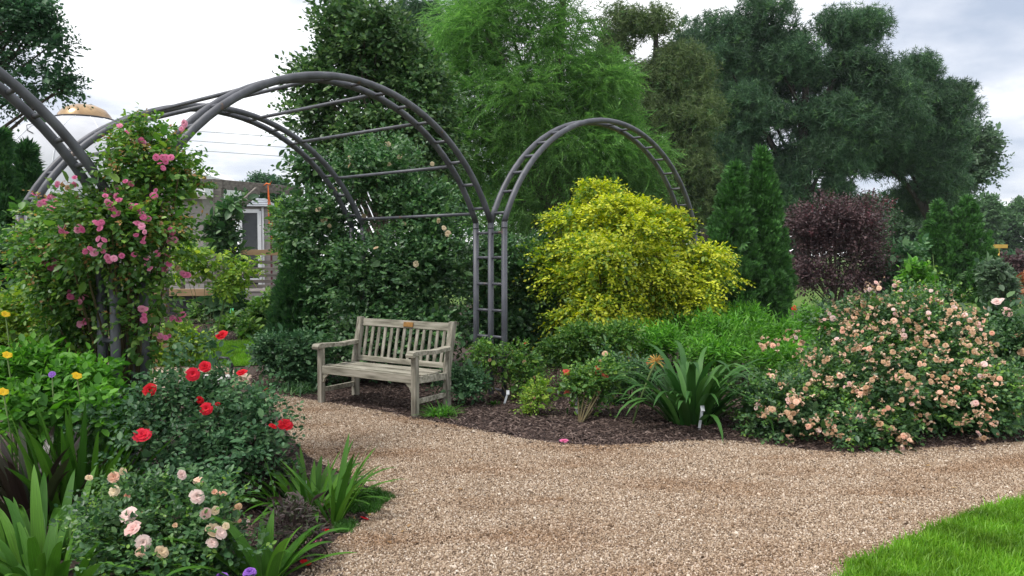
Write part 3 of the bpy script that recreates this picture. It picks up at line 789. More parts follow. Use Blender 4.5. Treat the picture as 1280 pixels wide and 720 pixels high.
spill = [p + (0, .02, 0) for p in far_edge[4:-1]] + [p + (0, -.22 + .1 * math.sin(3.1 * i), 0) for i, p in enumerate(far_edge[4:-1][::-1])]
scatter('scattered_chips', spill, .018, CHIP, 260, .008, .022, 25, tilt=.4)
near_lawn = spline([W(6.2, 4.72)] + [p + (0, .02, 0) for p in lawn_edge] + [W(1.3, 2.6), W(6.2, 2.6)], k=4)
scatter('lawn_grass', near_lawn, .015, TUFT, 2400, .022, .046, 31, tilt=.3)
edge_lawn = spline([W(6.2, 4.80)] + [p + (0, .045, 0) for p in lawn_edge] + [W(1.26, 2.6)] + [W(1.3, 2.6)] + [p + (0, .0, 0) for p in lawn_edge[::-1]] + [W(6.2, 4.70)], k=3)
scatter('lawn_edge_grass', edge_lawn, .013, TUFT, 900, .014, .032, 33, tilt=.5)
scatter('lawn_grass', strip, .015, TUFT, 500, .03, .06, 32, tilt=.2)

# ------------------------------------------------------------------ metal rose arches
HS, RISE, DL, TUN = 1.981, 1.261, 0.226, 2.228
TW = 0.034          # radius of the tube
def v2(x, y): return np.array([x, y])
aL, aR, aS, aK, aLA = v2(-2.726, 5.649), v2(-.241, 8.697), v2(2.512, 11.322), v2(-5.526, 2.286), v2(-2.857, 5.485)
nB, nC, nA = v2(-.775, .632), v2(.69, -.724), v2(-.768, .641)
def arc(p0, p1, rise, t0=-1., t1=1., n=34):
    s = np.linalg.norm(p1 - p0) / 2; R = (s * s + rise * rise) / (2 * rise); th = math.asin(min(s / R, 1))
    e = (p1 - p0) / (2 * s); m = (p0 + p1) / 2
    return [Vector((*(m + e * R * math.sin(th * t)), HS + R * math.cos(th * t) - (R - rise))) for t in np.linspace(t0, t1, n)]
def at_arc(p0, p1, rise, t): return arc(p0, p1, rise, t, t, 1)[0]
def square(n2, mb, pts):
    mb.tube(pts, [TW] * len(pts), 12, up=(n2[0], n2[1], 0.0))
def hoop(t, p0, p1, rise, n2, mat, base):
    mb = MB(); square(n2, mb, [p - base for p in arc(p0, p1, rise)])
    me = mb.mesh('hoop', mat)
    return link('hoop', me, t)
def post(t, p, n2, mat, base, z1=HS):
    c = Vector((p[0], p[1], 0)) - base; Z = Vector((0, 0, 1))
    mb = MB(); mb.tube([c - Z * .3, c + Z * z1], TW * .998, 12)
    mb.tube([c + Z * (z1 - .07), c + Z * (z1 - .055)], TW * 1.07, 12)
    return mb.build('post', mat, t)
def rod(t, a, b, base, mat, r=.017, name='rung'):
    mb = MB(); mb.tube([Vector(a) - base, Vector(b) - base], r, 8); return mb.build(name, mat, t)
def rungs(t, p0, p1, rise, off, ts, base, mat):
    o3 = Vector((off[0], off[1], 0))
    for q in ts:
        a = at_arc(p0, p1, rise, q); rod(t, a, a + o3, base, mat)
def ladder(t, p, q, base, mat, zs):
    for z in zs: rod(t, (p[0], p[1], z), (q[0], q[1], z), base, mat)
ZS = [.08, .37, .68, .98, 1.28, 1.58, 1.86]
ST = M['steel']; DS = M['darksteel']
# the tunnel arch between the two rose columns, with its rear hoops and purlins
b0 = Vector((*((aL + aR) / 2), 0))
tn = thing('tunnel_arch', 'wide grey metal tunnel arch with cross bars spanning the gravel path behind the bench', 'garden arch', b0, 0, 'grey metal garden arches')
for k in (0, DL, TUN, TUN + DL):
    hoop(tn, aL + nB * k, aR + nB * k, RISE, nB, ST, b0)
    post(tn, aL + nB * k, nB, DS if False else ST, b0); post(tn, aR + nB * k, nB, ST, b0)
for k in (0, TUN):
    rungs(tn, aL + nB * k, aR + nB * k, RISE, nB * DL, np.linspace(-.93, .93, 16), b0, ST)
    for e in (aL, aR): ladder(tn, e + nB * k, e + nB * (k + DL), b0, ST, ZS)
for q in (-.95, -.74, -.53, -.33, -.10, .18, .43, .70, .955):
    a = at_arc(aL + nB * DL, aR + nB * DL, RISE, q); c = at_arc(aL + nB * TUN, aR + nB * TUN, RISE, q)
    rod(tn, a, c, b0, ST, .019, 'purlin')
# the right-hand arch, which goes on from the post by the bench
b1 = Vector((*((aR + aS) / 2), 0))
ar = thing('ladder_arch', 'grey metal arch of two hoops joined by rungs, framing the golden shrub', 'garden arch', b1, 0, 'grey metal garden arches')
sR, sS = aR + nC * .005, aS + nC * .005
hoop(ar, sR + nC * TW * 0, sS, 1.335, nC, ST, b1); hoop(ar, aR + nC * DL, aS + nC * DL, 1.335, nC, ST, b1)
rungs(ar, sR, sS, 1.335, nC * DL, np.linspace(-.955, .955, 18), b1, ST)
post(ar, aR + nC * DL, nC, ST, b1); post(ar, sS, nC, ST, b1); post(ar, aS + nC * DL, nC, ST, b1)
ladder(ar, aR, aR + nC * DL, b1, ST, [z + .002 for z in ZS]); ladder(ar, aS, aS + nC * DL, b1, ST, ZS)
# the left-hand arch, nearest the camera and cut by the frame
b2 = Vector((*((aK + aLA) / 2), 0))
al = thing('ladder_arch', 'near grey metal arch cut off by the left edge above the pink climbing rose', 'garden arch', b2, 0, 'grey metal garden arches')
for k in (0, DL):
    hoop(al, aK + nA * k, aLA + nA * k, RISE, nA, ST, b2); post(al, aK + nA * k, nA, ST, b2); post(al, aLA + nA * k, nA, ST, b2)
rungs(al, aK, aLA, RISE, nA * DL, [-.93, -.79, -.64, -.5, -.35, -.2, -.05, .1, .24, .38, .52, .64, .72, .80, .88, .96], b2, ST)
for e in (aK, aLA): ladder(al, e, e + nA * DL, b2, ST, ZS)

# ------------------------------------------------------------------ bench
fr, fl = gp(519, 521.5), gp(402, 504.5)
bx = norm(fr - fl); by = np.array([-bx[1], bx[0], 0.])          # by points to the back
if by[1] < 0: by = -by
BW = np.linalg.norm(fr - fl)
bc = (fr + fl) / 2
bench = thing('garden_bench', 'weathered grey wooden bench with slatted back and small bronze plaque, beside the gravel path', 'bench', bc, math.atan2(bx[1], bx[0]))
tk, tv = M['teak'], M['teakv']
hw, dep, leg = BW / 2, .52, .062
for s in (-1, 1):
    MB().box((s * hw, 0, .31), (leg, leg, .62), None, .006).build('leg', tv, bench)
    mb = MB(); mb.prism([(dep - .03, 0), (dep + .035, 0), (dep + .035, .40), (dep + .135, .885), (dep + .12, .905), (dep + .075, .905), (dep - .03, .42)], (s * hw - leg / 2, 0, 0), (0, 1, 0), (0, 0, 1), (1, 0, 0), leg)
    mb.build('back_post', tv, bench)
    pr = [(-.085, .600), (-.09, .625), (-.07, .652), (-.02, .658), (.10, .652), (.30, .640), (dep + .02, .652), (dep + .02, .612), (.30, .600), (.10, .610), (-.02, .614)]
    mb = MB(); mb.prism(pr, (s * hw - .046, 0, 0), (0, 1, 0), (0, 0, 1), (1, 0, 0), .092); mb.build('armrest', tk, bench)
    MB().bar((s * hw, leg / 2, .15), (s * hw, dep - .03, .15), .03, .05, bev=.003).build('stretcher', tk, bench)
    MB().bar((s * hw, leg / 2, .365), (s * hw, dep - .03, .345), .034, .07, bev=.003).build('side_rail', tk, bench)
    mb = MB(); mb.prism([(0, 0), (-s * .085, 0), (-s * .07, -.02), (-s * .035, -.045), (-s * .015, -.09), (0, -.10)], (s * (hw - leg / 2), -.013, .335), (1, 0, 0), (0, 0, 1), (0, 1, 0), .026); mb.build('corner_bracket', tk, bench)
MB().box((0, -.004, .375), (BW - leg, .034, .085), None, .004).build('front_rail', tk, bench)
for i in range(5):
    y = .062 + i * .092; z = .415 - .016 * math.sin(math.pi * min(i / 3.2, 1)) - .004 * i
    MB().box((0, y, z), (BW - (.0 if i else .0) - leg * (1 if i in (0, 4) else -.3), .076, .022), None, .003).build('seat_slat', tk, bench)
back = lambda z: dep + .0 + (z - .42) * (.105 / .485)            # lean of the back
lean = Matrix.Rotation(-math.atan(.105 / .485), 3, 'X')
MB().box((0, back(.845) + .018, .845), (BW - leg, .034, .085), lean, .004).build('top_rail', tk, bench)
MB().box((0, back(.445) + .018, .445), (BW - leg, .034, .06), lean, .004).build('lower_rail', tk, bench)
for i in range(13):
    x = -hw + leg / 2 + (i + .75) * (BW - leg) / 13.5
    MB().bar((x, back(.473) + .018, .473), (x, back(.804) + .018, .804), .036, .016, up=(0, 1, 0), bev=.002).build('back_slat', tv, bench)
MB().box((.06, back(.845) - .0035, .848), (.135, .012, .052), lean, .002).build('plaque', M['brass'], bench)
# ------------------------------------------------------------------ buildings and timberwork at the back left
# round pale building with a bronze domed skylight
c = pt(110, 320, 34); c[2] = 0
rb = thing('round_building', 'round building with pale conical roof and bronze domed skylight, beyond the roses at left', 'building', c)
zc = pt(110, 150, 34)[2]
MB().lathe([(1.15, zc), (2.0, zc - .28), (2.9, zc - .75), (3.7, zc - 1.5), (4.2, zc - 2.5), (4.5, zc - 3.6), (4.6, 2.5), (4.0, 2.5)], 40).build('roof', M['fabric'], rb)
MB().lathe([(4.0, 2.55), (4.0, 0)], 40).build('wall', M['siding'], rb)
sk = MB().lathe([(1.12, zc - .02), (1.05, zc + .2), (.85, zc + .45), (.5, zc + .62), (0, zc + .68)], 32).build('skylight', M['cap'], rb)
MB().lathe([(1.2, zc - .05), (1.24, zc + .0), (1.2, zc + .05), (1.1, zc + .05)], 32).build('collar', M['skirt'], sk)
for k in range(14):
    a = 2 * math.pi * k / 14
    P = [Vector((r * math.cos(a), r * math.sin(a), z)) for r, z in ((1.16, zc + .0), (2.01, zc - .28), (2.92, zc - .75), (3.72, zc - 1.5), (4.22, zc - 2.5), (4.52, zc - 3.6), (4.62, 2.6))]
    MB().tube(P, .012, 5).build('roof_seam', M['white'], rb)
MB().tube([(-.55, -2.35, zc - .38), (-.3, -2.6, zc - .5), (-.75, -2.9, zc - .72), (-.6, -3.1, zc - .95), (-.25, -3.3, zc - 1.1)], .018, 5).build('cable', M['iron'], rb)
# small house with white roof behind the pergola
hc = pt(235, 320, 27); hc[2] = 0
hs = thing('house', 'low grey house with white pitched roof behind the timber pergola', 'house', hc)
zr, ze = pt(262, 213, 27)[2], pt(281, 247, 27)[2]
MB().box((0, 0, ze / 2), (2.3, 3.0, ze)).build('wall', M['siding'], hs)
mb = MB(); mb.prism([(-1.4, ze - .05), (-.9, zr - .1), (.78, zr), (1.3, zr - .32), (1.33, ze - .06)], (0, -1.7, 0), (1, 0, 0), (0, 0, 1), (0, 1, 0), 3.4); mb.build('roof', M['white'], hs)
MB().box((0, -1.74, ze - .1), (2.75, .06, .16)).build('fascia', M['siding'], hs)
# garden pavilion with glazed white door
pc = pt(319, 320, 23.5); pc[2] = 0
pv = thing('garden_pavilion', 'small garden pavilion with white framed glass door and low metal roof, behind the deck railing', 'pavilion', pc, .12)
k = 23.5 / FPX
ht = pt(319, 259, 23.5)[2]; wx = 19 * k
MB().box((.0, .75, ht / 2), (2 * wx, 1.5, ht)).build('wall', M['siding'], pv)
for i in range(4):
    f = i / 4
    MB().box((0, .75, ht + .04 + i * .075), (2 * wx * (1.12 - f * .75), 1.66 * (1.08 - f * .75), .05), None, .01).build('roof_board', M['roofmetal'], pv)
dr = MB()
zt, zb = ht - .12, .65
xa, xb = -17 * k, 6 * k
for x in (xa, xb): dr.box((x, -.03, (zt + zb) / 2), (.11, .06, zt - zb))
dr.box(((xa + xb) / 2, -.028, zt), (xb - xa, .055, .11)); dr.box(((xa + xb) / 2, -.028, zb + .2), (xb - xa, .055, .12))
door = dr.build('door', M['white'], pv)
MB().box(((xa + xb) / 2, -.012, (zt + zb) / 2), (xb - xa - .1, .014, zt - zb - .1)).build('pane', M['darkglass'], door)
MB().box((10 * k, -.02, ht / 2), (.06, .04, ht)).build('trim', M['white'], pv)
MB().box((wx + .02, -.02, ht / 2 - .1), (.05, .06, ht - .2)).build('corner_board', M['maroon'], pv)
# timber pergola
pa, pm, pz = pt(186, 226, 19.6), pt(273, 230.5, 20.3), pt(380, 240, 22.2)
pb_ = np.array([pm[0], pm[1], 0])
pg = thing('timber_pergola', 'weathered grey timber pergola with one heavy beam and vine covered post', 'pergola', pb_)
MB().bar(pa - pb_, pm + (.1, 0, 0) - pb_, .12, .24, bev=.008).build('beam', M['timber'], pg)
MB().bar(pm + (-.12, -.13, .01) - pb_, pz + (0, -.13, 0) - pb_, .11, .25, bev=.008).build('beam', M['timber'], pg)
MB().box((.0, .0, (pm[2] - .12) / 2), (.21, .2, pm[2] - .12), None, .008).build('post', M['timber'], pg)
q1, q2 = pt(299, 258, 20.45) - pb_, pt(322, 238, 20.9) - pb_
MB().bar(q1, q2, .1, .2, bev=.006).build('brace', M['timber'], pg)
MB().box((pz[0] - .3 - pb_[0], pz[1] - pb_[1], pz[2] / 2 - .1), (.2, .2, pz[2] - .2), None, .008).build('post', M['timber'], pg)
MB().box((pa[0] + .3 - pb_[0], pa[1] - pb_[1] + .05, pa[2] / 2 - .1), (.2, .2, pa[2] - .2), None, .008).build('post', M['timber'], pg)
# deck with railings
dc = pt(270, 320, 20.5); dc[2] = 0
dk = thing('timber_deck', 'raised timber deck with horizontal slat railings and tan edge board, under the pergola', 'deck', dc)
zd = .64
L_ = lambda px, d: pt(px, 320, d)[0] - dc[0]
x0, x1 = L_(180, 20.5), L_(385, 20.5)
for i in range(10):
    MB().box(((x0 + x1) / 2, .12 + i * .2, zd - .02), (x1 - x0, .19, .04)).build('deck_board', M['timber'], dk)
MB().box(((x0 + L_(272, 20.5)) / 2, -.03, zd - .02), (L_(272, 20.5) - x0, .06, .19), None, .005).build('edge_board', M['newtimber'], dk)
MB().box(((x0 + L_(272, 20.5)) / 2, .04, (zd - .1) / 2), (L_(272, 20.5) - x0, .04, zd - .1)).build('skirt', M['skirt'], dk)
for xp in (228, 300, 366): MB().box((L_(xp, 20.6), .08, zd + .5), (.1, .1, 1.0), None, .004).build('rail_post', M['timber'], dk)
for z in (1.43, 1.25, 1.08, .92, .79): MB().box((L_(333, 20.5), .0, z), (L_(368, 20.5) - L_(298, 20.5), .04, .085), None, .004).build('rail_slat', M['timber'], dk)
MB().box((L_(334, 20.5), .0, 1.69), (L_(370, 20.5) - L_(298, 20.5), .13, .15), None, .006).build('rail_cap', M['newtimber'], dk)
for z in (1.24, 1.08, .90): MB().box((L_(238, 20.5), .0, z), (L_(274, 20.5) - L_(205, 20.5), .04, .085), None, .004).build('rail_slat', M['timber'], dk)
a, b = pt(297, 357, 19.6), pt(304.5, 392, 18.9); b[2] = max(b[2], .03)
lb = MB(); lb.bar((0, 0, 0), b - a, .18, .06, up=(0, -1, .3), bev=.006)
tag(lb.build('leaning_board', M['timber'], loc=tuple(a)), 'weathered board leaning against the deck edge, beside the steps', 'board')
# orange ribbon on the beam
rc = pt(338, 238, 21.2)
rbn = thing('ribbon', 'orange ribbon tied over the pergola beam with two hanging tails', 'ribbon', rc)
for k_, (dx, dz) in enumerate(((0.02, -1.0), (.09, -1.35))):
    pts = [(0.0, -.2, .12), (.01 + dx * .2, -.22, -.2), (dx + .04 * (k_ - .5), -.2, dz * .6), (dx, -.2, dz)]
    MB().tube(pts, [.018, .02, .018, .022], 4).build('tail', M['orange'], rbn)
MB().tube([(-.12, -.18, .12), (-.04, -.2, .17), (.05, -.19, .14), (.08, -.16, .24)], [.012, .022, .028, .01], 5).build('knot', M['orange'], rbn)
# power lines
for y0, y1 in ((163, 172), (175.5, 184), (187.5, 195)):
    p, q = pt(120, y0 - 8, 95), pt(700, y1 + 18, 95)
    o = (p + q) / 2
    tag(MB().tube([p - o, (0, 0, -.3), q - o], .045, 5).build('power_line', M['wire'], loc=tuple(o)), {163: 'topmost of three thin overhead cables crossing the pale sky', 175.5: 'middle one of three thin overhead cables crossing the pale sky', 187.5: 'lowest of three thin overhead cables, just above the pergola beam'}[y0], 'cable', 'overhead cables')
# small things in the beds
def stake(name, label, px, py, h, w, mat, cat, lean=(0, 0), group=None):
    b = gp(px, py)
    mb = MB(); mb.bar((0, 0, -.03), (lean[0], lean[1], h), w, .006, up=(0, 1, 0))
    mb.box((lean[0], lean[1] - .004, h), (w * 1.5, .006, w * 2.2), Matrix.Rotation(-.5, 3, 'X'))
    tag(mb.build(name, mat, loc=tuple(b)), label, cat, group)
GL = 'plant labels in the mulch'
stake('plant_label', 'small metal plant label leaning beside the tall post right of the bench', 629, 506, .13, .022, M['label'], 'plant label', (.05, .02), GL)
stake('plant_label', 'upright grey plant label under the coral red rose bush', 721, 520, .24, .022, M['label'], 'plant label', (.0, .02), GL)
stake('plant_label', 'grey plant label leaning in front of the strap leaved lily clump', 873, 538, .20, .024, M['label'], 'plant label', (.04, .02), GL)
stake('plant_label', 'small white plant label low in the bright green strap leaves by the path', 384, 622, .09, .016, M['label'], 'plant label', (-.02, .02), GL)
stake('garden_stake', 'bright green plastic stake in the mulch bed before the deck', 290, 408, .36, .05, M['greenplastic'], 'stake')
stake('garden_stake', 'blue plastic marker among plants beside the leaning board', 324, 398, .3, .08, M['blueplastic'], 'stake')
# low pale seat with iron scroll behind the red roses
sb = gp(262, 497); s_ = sb[1] / FPX
st = thing('stone_seat', 'low pale stone slab seat with black iron scroll arm, half hidden behind red roses', 'seat', sb)
MB().box((-.02, 0, .21), (.50, .34, .06), None, .012).build('slab', M['stone'], st)
for x in (-.2, .16): MB().box((x, 0, .09), (.06, .28, .18), None, .006).build('support', M['stone'], st)
MB().tube([(.22, -.1, .20), (.19, -.1, .32), (.12, -.1, .40), (.16, -.1, .47), (.25, -.1, .46), (.30, -.1, .38), (.28, -.1, .27)], .017, 7).build('scroll_arm', M['iron'], st)
# far right: sign and rusty mound
b = gp(1247, 372)
sg = thing('ochre_sign', 'small ochre sign on a thin post beyond the conical conifers at right', 'sign', b)
z = pt(1247, 308, b[1])[2]
MB().tube([(0, 0, -.05), (0, 0, z)], .03, 6).build('post', M['yellowsign'], sg)
MB().box((0, -.03, z), (.62, .04, .14), None, .005).build('panel', M['yellowsign'], sg)
# ------------------------------------------------------------------ far trees
def bl(d, *L): return [blob(*(b[:4]), b[4] if len(b) > 4 else d, b[5] if len(b) > 5 else None) for b in L]
def flr(px, d): return np.array([pt(px, 320, d)[0], d, 0.])
def far_tree(name, label, px, d, B, mat, n, size, group, **k):
    B = bl(d, *B); g = flr(px, d)
    k = dict(dict(leaf='dia', m=6, twig=size * 2.2, nclump=50, rc=(.6, 1.3), core=.2, corescale=2.2, wood=M['bark'], woodr=.22, trunk_top=(g[0], d, max(b[0][2] for b in B)), nlimb=10, woodname='trunk', part='crown'), **k)
    flora(name, label, 'tree', g, B, mat, size=size, n=n, **k)
GT = 'far trees along the horizon'
far_tree('broad_tree', 'hazy green tree crown on the horizon at the right edge of the photo', 1262, 95, [(1262, 285, 34, 32), (1280, 262, 25, 18), (1250, 310, 30, 26)], M['l_far'], 1500, .38, GT)
far_tree('broad_tree', 'hazy blue green tree on the horizon just right of the conical conifers', 1222, 88, [(1222, 275, 32, 28), (1205, 300, 40, 30), (1235, 258, 20, 14)], M['l_far'], 1500, .36, GT)
far_tree('broad_tree', 'round mid green tree seen between the purple bush and the conical conifers', 1130, 60, [(1128, 292, 32, 34), (1140, 320, 30, 30), (1105, 320, 25, 25)], M['l_far'], 1800, .26, GT)
far_tree('broad_tree', 'dark rounded tree low on the horizon at right beside the ochre sign', 1256, 70, [(1262, 332, 26, 18), (1228, 335, 30, 18)], M['l_oak'], 900, .28, GT)
far_tree('broad_tree', 'small dark far tree seen through the gap under the great pine', 1096, 75, [(1092, 256, 26, 16), (1080, 285, 40, 30), (1118, 266, 16, 14), (1150, 285, 30, 26)], M['l_oak'], 1100, .30, GT)
far_tree('broad_tree', 'dark tree tops beyond the pergola beam at left', 330, 80, [(322, 232, 20, 16), (342, 236, 18, 16), (306, 240, 12, 10), (330, 262, 34, 24)], M['l_oak'], 1000, .30, GT)
far_tree('broad_tree', 'dark leafy tree added as backing for the shade under the great pine', 930, 62, [(900, 262, 60, 50), (985, 268, 60, 48), (840, 275, 50, 50), (1050, 290, 45, 40), (930, 320, 110, 30)], M['l_oak'], 2600, .34, GT)  # added backing that darkens the shadowed space between the pine trunks
far_tree('broad_tree', 'dark backdrop tree behind the bright feathery tree', 640, 40, [(560, 260, 60, 60), (640, 250, 60, 60), (720, 270, 50, 60), (600, 330, 90, 40), (700, 340, 70, 40)], M['l_oak'], 2600, .22, GT)
# slim grey green poplar at the right of the pines
B = bl(52, (1218, 180, 26, 32), (1228, 205, 24, 30), (1200, 215, 30, 34), (1185, 250, 26, 34), (1238, 175, 14, 22), (1165, 265, 24, 30))
flora('poplar_tree', 'airy grey green poplar leaning out at the right of the great pine', 'tree', flr(1178, 52), B, M['l_poplar'], n=2300, m=6, size=.26, twig=.6, nclump=60, rc=(.5, 1.0), core=.06, wood=M['bark'], woodr=.22, trunk_top=pt(1215, 175, 52), nlimb=16, woodname='trunk', part='crown')

# pines
def pine(label, px, d, B, mat, n, size, top, **k):
    B = bl(d, *B)
    k = dict(dict(leaf='tuft', m=3, twig=.55, nclump=70, rc=(.75, 1.5), flat=.74, core=.28, corescale=1.5, up=.8, droop=0., spread=.6, inner=.86, top=.75, shell=.45, rough=.6, extra=[('tips', M['l_pinetoplit'], 'tuft', size * .9, int(n * .16), 2, .45, 1.3, None)], wood=M['pinebark'], woodr=.34, trunk_top=pt(px, top, d), nlimb=14, woodname='trunk', part='crown'), **k)  # extra tufts on clump tops: top light put into their paler colour
    flora('pine_tree', label, 'tree', flr(px, d), B, mat, size=size, n=n, group='pines behind the garden', **k)
pine('great dark pine with layered needle pads at the upper right', 1005, 40,
     [(960, 42, 72, 30), (1055, 42, 48, 28), (905, 80, 42, 28), (1015, 88, 85, 34), (1085, 112, 52, 34), (1010, 150, 70, 36), (930, 150, 48, 40), (1095, 165, 60, 30), (1050, 205, 50, 24), (985, 218, 38, 32), (910, 205, 34, 36), (985, 258, 32, 22), (1045, 240, 34, 20), (1000, 195, 60, 40), (1010, 130, 90, 50, 43), (940, 110, 50, 40, 43), (1080, 150, 60, 45, 43), (930, 185, 50, 50, 43), (960, 245, 50, 30, 43), (1062, 262, 36, 18, 42), (915, 260, 40, 40, 43)],
     M['l_pine'], 8400, .35, 40, nclump=115)
pine('second dark pine with its trunk behind the conical conifers, right of the great pine', 1160, 43,
     [(1148, 102, 34, 26), (1182, 135, 28, 36), (1140, 160, 46, 30), (1188, 188, 22, 36), (1150, 205, 46, 26), (1170, 235, 30, 24), (1165, 165, 40, 50, 46), (1118, 190, 40, 30, 43.5), (1110, 135, 40, 28, 43.5), (1150, 255, 34, 24, 45), (1105, 205, 30, 20, 44)],
     M['l_pine'], 4000, .35, 110, nclump=54)
pine('olive toned pine with thin see-through top, between feathery tree and great pine', 820, 37,
     [(800, 32, 46, 22), (768, 60, 26, 26), (845, 85, 40, 28), (820, 118, 46, 30), (855, 165, 38, 40), (808, 160, 38, 36), (800, 215, 42, 36), (850, 225, 38, 38), (830, 265, 44, 34), (868, 120, 22, 34), (880, 255, 30, 40)],
     M['l_pineolive'], 4600, .31, 30, nclump=84)
pine('distant blue dark pine top between the olive pine and the great pine', 880, 58,
     [(868, 52, 42, 18), (905, 62, 40, 22), (880, 85, 60, 22), (890, 130, 60, 40)], M['l_pine'], 1600, .5, 60, nclump=30, rc=(1.1, 1.9))
pine('dark pine top rising behind the leafy tree above the bench', 520, 34,
     [(500, 45, 26, 26), (528, 28, 22, 20), (525, 80, 40, 50)], M['l_pine'], 1100, .36, 25, nclump=24)

# ------------------------------------------------------------------ feathery bright tree, leafy tree, tree at the left edge
B = bl(22, (640, -45, 78, 70), (605, 45, 68, 60), (690, 50, 45, 60), (568, 110, 42, 50), (650, 130, 80, 64), (745, 110, 44, 46), (592, 190, 62, 56), (700, 200, 84, 60), (788, 205, 42, 52), (762, 160, 42, 46), (655, 262, 84, 42), (780, 262, 50, 40), (720, 300, 80, 36))
flora('feathery_tree', 'tall bright green feathery tree with drooping plumes, behind the arches', 'tree', flr(690, 22), B, M['l_cypress'], leaf='feather', n=6800, m=2, size=.54, twig=.45, nclump=130, rc=(.55, 1.15), flat=.75, core=.14, corescale=1.5, up=.3, droop=.35, spread=.5, inner=.6, top=.3, shell=.35,
      wood=M['bark'], woodr=.2, trunk_top=pt(705, -90, 22), nlimb=34, woodname='trunk', part='crown', jit=.35)
B = bl(15, (428, 22, 26, 40), (475, 55, 52, 56), (445, 100, 58, 48), (508, 125, 42, 62), (470, 170, 76, 44), (398, 150, 26, 28), (520, 185, 46, 46), (425, 190, 50, 36), (395, 110, 22, 20))
flora('leafy_tree', 'dark leafy tree rising through the tunnel arch above the bench', 'tree', flr(475, 15), B, M['l_magnolia'], n=4600, m=7, size=.125, twig=.42, nclump=90, rc=(.25, .55), core=.12, corescale=1.5, inner=.7, wood=M['bark'], woodr=.1, trunk_top=pt(470, 5, 15), nlimb=34, woodname='trunk', part='crown', rough=.5)
B = bl(13, (10, 20, 42, 30), (38, 25, 24, 34), (5, 70, 36, 26), (70, 58, 20, 14), (58, 100, 30, 22), (82, 108, 14, 16), (10, 118, 36, 22), (-60, 60, 60, 80))
flora('overhanging_tree', 'dark green tree hanging into the upper left corner', 'tree', flr(-110, 13), B, M['l_oak'], n=3000, m=7, size=.075, twig=.26, nclump=90, rc=(.16, .34), core=.03, wood=M['bark'], woodr=.1, trunk_top=pt(-90, 0, 13), nlimb=34, woodname='trunk', part='crown', rough=.5)

# ------------------------------------------------------------------ conifers
def conifer(label, px, py, ptop, d, wpx, mat, n, size, group, **k):
    h = pt(px, ptop, d)[2]
    tree_fan('conifer', label, 'conifer', flr(px, d), h, wpx * .5 * d / FPX, mat, n, size, group=group, **k)
GC = 'clipped conical conifers'
conifer('shorter of the two tall conical conifers beside the golden shrub', 915, 405, 196, 17.4, 82, M['l_arbor'], 7200, .18, GC, shape=.62, lean=(.05, 0))
conifer('taller pointed conical conifer right of its twin, next to the purple bush', 955, 405, 178, 17.6, 78, M['l_arbor'], 7200, .18, GC, shape=.74, lean=(-.10, 0))
conifer('smaller left one of the conical conifer pair behind the peach rose bush', 1171, 372, 248, 27, 58, M['l_arbor'], 4500, .21, GC, shape=.62)
conifer('broad conical conifer, right one of the pair behind the peach rose bush', 1207, 372, 243, 26.6, 80, M['l_arbor'], 5500, .21, GC, shape=.66)
conifer('dark conical conifer at the far left edge behind the near arch', 2, 430, 148, 11, 62, M['l_arbordark'], 5500, .14, GC, shape=.45)
conifer('dark conical conifer at left, between the edge conifer and the rear arch', 36, 430, 166, 11.6, 58, M['l_arbordark'], 5500, .14, GC, shape=.45)
conifer('green conical conifer partly covered by the dark shrub left of the bench', 372, 480, 300, 10.2, 76, M['l_arbordark'], 6000, .13, GC, shape=.62)

# ------------------------------------------------------------------ shrubs behind the arches
B = bl(23, (1048, 300, 52, 36), (1020, 290, 30, 26), (1080, 295, 26, 32), (1040, 345, 58, 34), (1090, 350, 22, 26), (1005, 340, 20, 34), (1045, 268, 34, 16))
flora('smoke_bush', 'dark purple leaved smoke bush behind the peach rose bush', 'shrub', flr(1045, 23), B, M['l_smoke'], n=4600, m=6, size=.085, twig=.42, nclump=70, rc=(.2, .5), core=.10, corescale=1.5, rough=.9, up=1.0, wood=M['palebark'], woodr=.03, nlimb=34,
      extra=[('red_tips', leaf_mat('red young smoke leaves', [(.10, .03, .045), (.17, .045, .06)], trans=.25), 'dia', .085, 450, 6, .35, 1.2, (1.9, 3.4))])
RNG2 = np.random.default_rng(4)
B = [blob(x, y, rx, ry * 1.15, 10.8 + RNG2.uniform(-.55, .45), rx * .011 * RNG2.uniform(.8, 1.2)) for x, y, rx, ry in ((742,244,22,10),(734,258,38,12),(772,267,42,12),(722,281,48,13),(802,262,26,10),(832,276,34,12),(790,290,58,13),(712,305,44,13),(852,296,38,12),(760,315,68,14),(682,320,30,13),(830,325,58,14),(880,322,26,10),(722,345,56,14),(790,350,72,14),(868,352,38,13),(684,365,34,14),(752,378,66,15),(835,382,58,14),(890,385,22,12),(702,400,42,14),(780,408,72,14),(855,412,38,12),(742,430,48,12))]
zt = lambda py, d: pt(640, py, d)[2]
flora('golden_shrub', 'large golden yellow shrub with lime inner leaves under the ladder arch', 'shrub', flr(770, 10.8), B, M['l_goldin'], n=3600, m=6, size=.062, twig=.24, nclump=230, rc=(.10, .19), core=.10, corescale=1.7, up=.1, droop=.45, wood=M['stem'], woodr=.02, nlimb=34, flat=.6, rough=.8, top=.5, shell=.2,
      extra=[('new_growth', M['l_gold'], 'dia', .062, 7400, 7, .25, .15, (zt(470, 10.8), zt(340, 10.8), .2, 1.5))], jit=.25)  # yellow growth thins toward the left, where shade is painted as greener leaves
B = bl(11.2, (672, 350, 34, 60), (645, 400, 40, 40), (690, 410, 40, 34), (615, 340, 40, 60), (605, 410, 40, 40))
flora('dark_shrub', 'dim green shrub behind the tall post, left of the golden shrub', 'shrub', flr(672, 11.2), B, M['l_rose'], n=2800, m=6, size=.07, twig=.22, nclump=60, rc=(.15, .3), core=.15, wood=M['stem'], woodr=.015, nlimb=10)
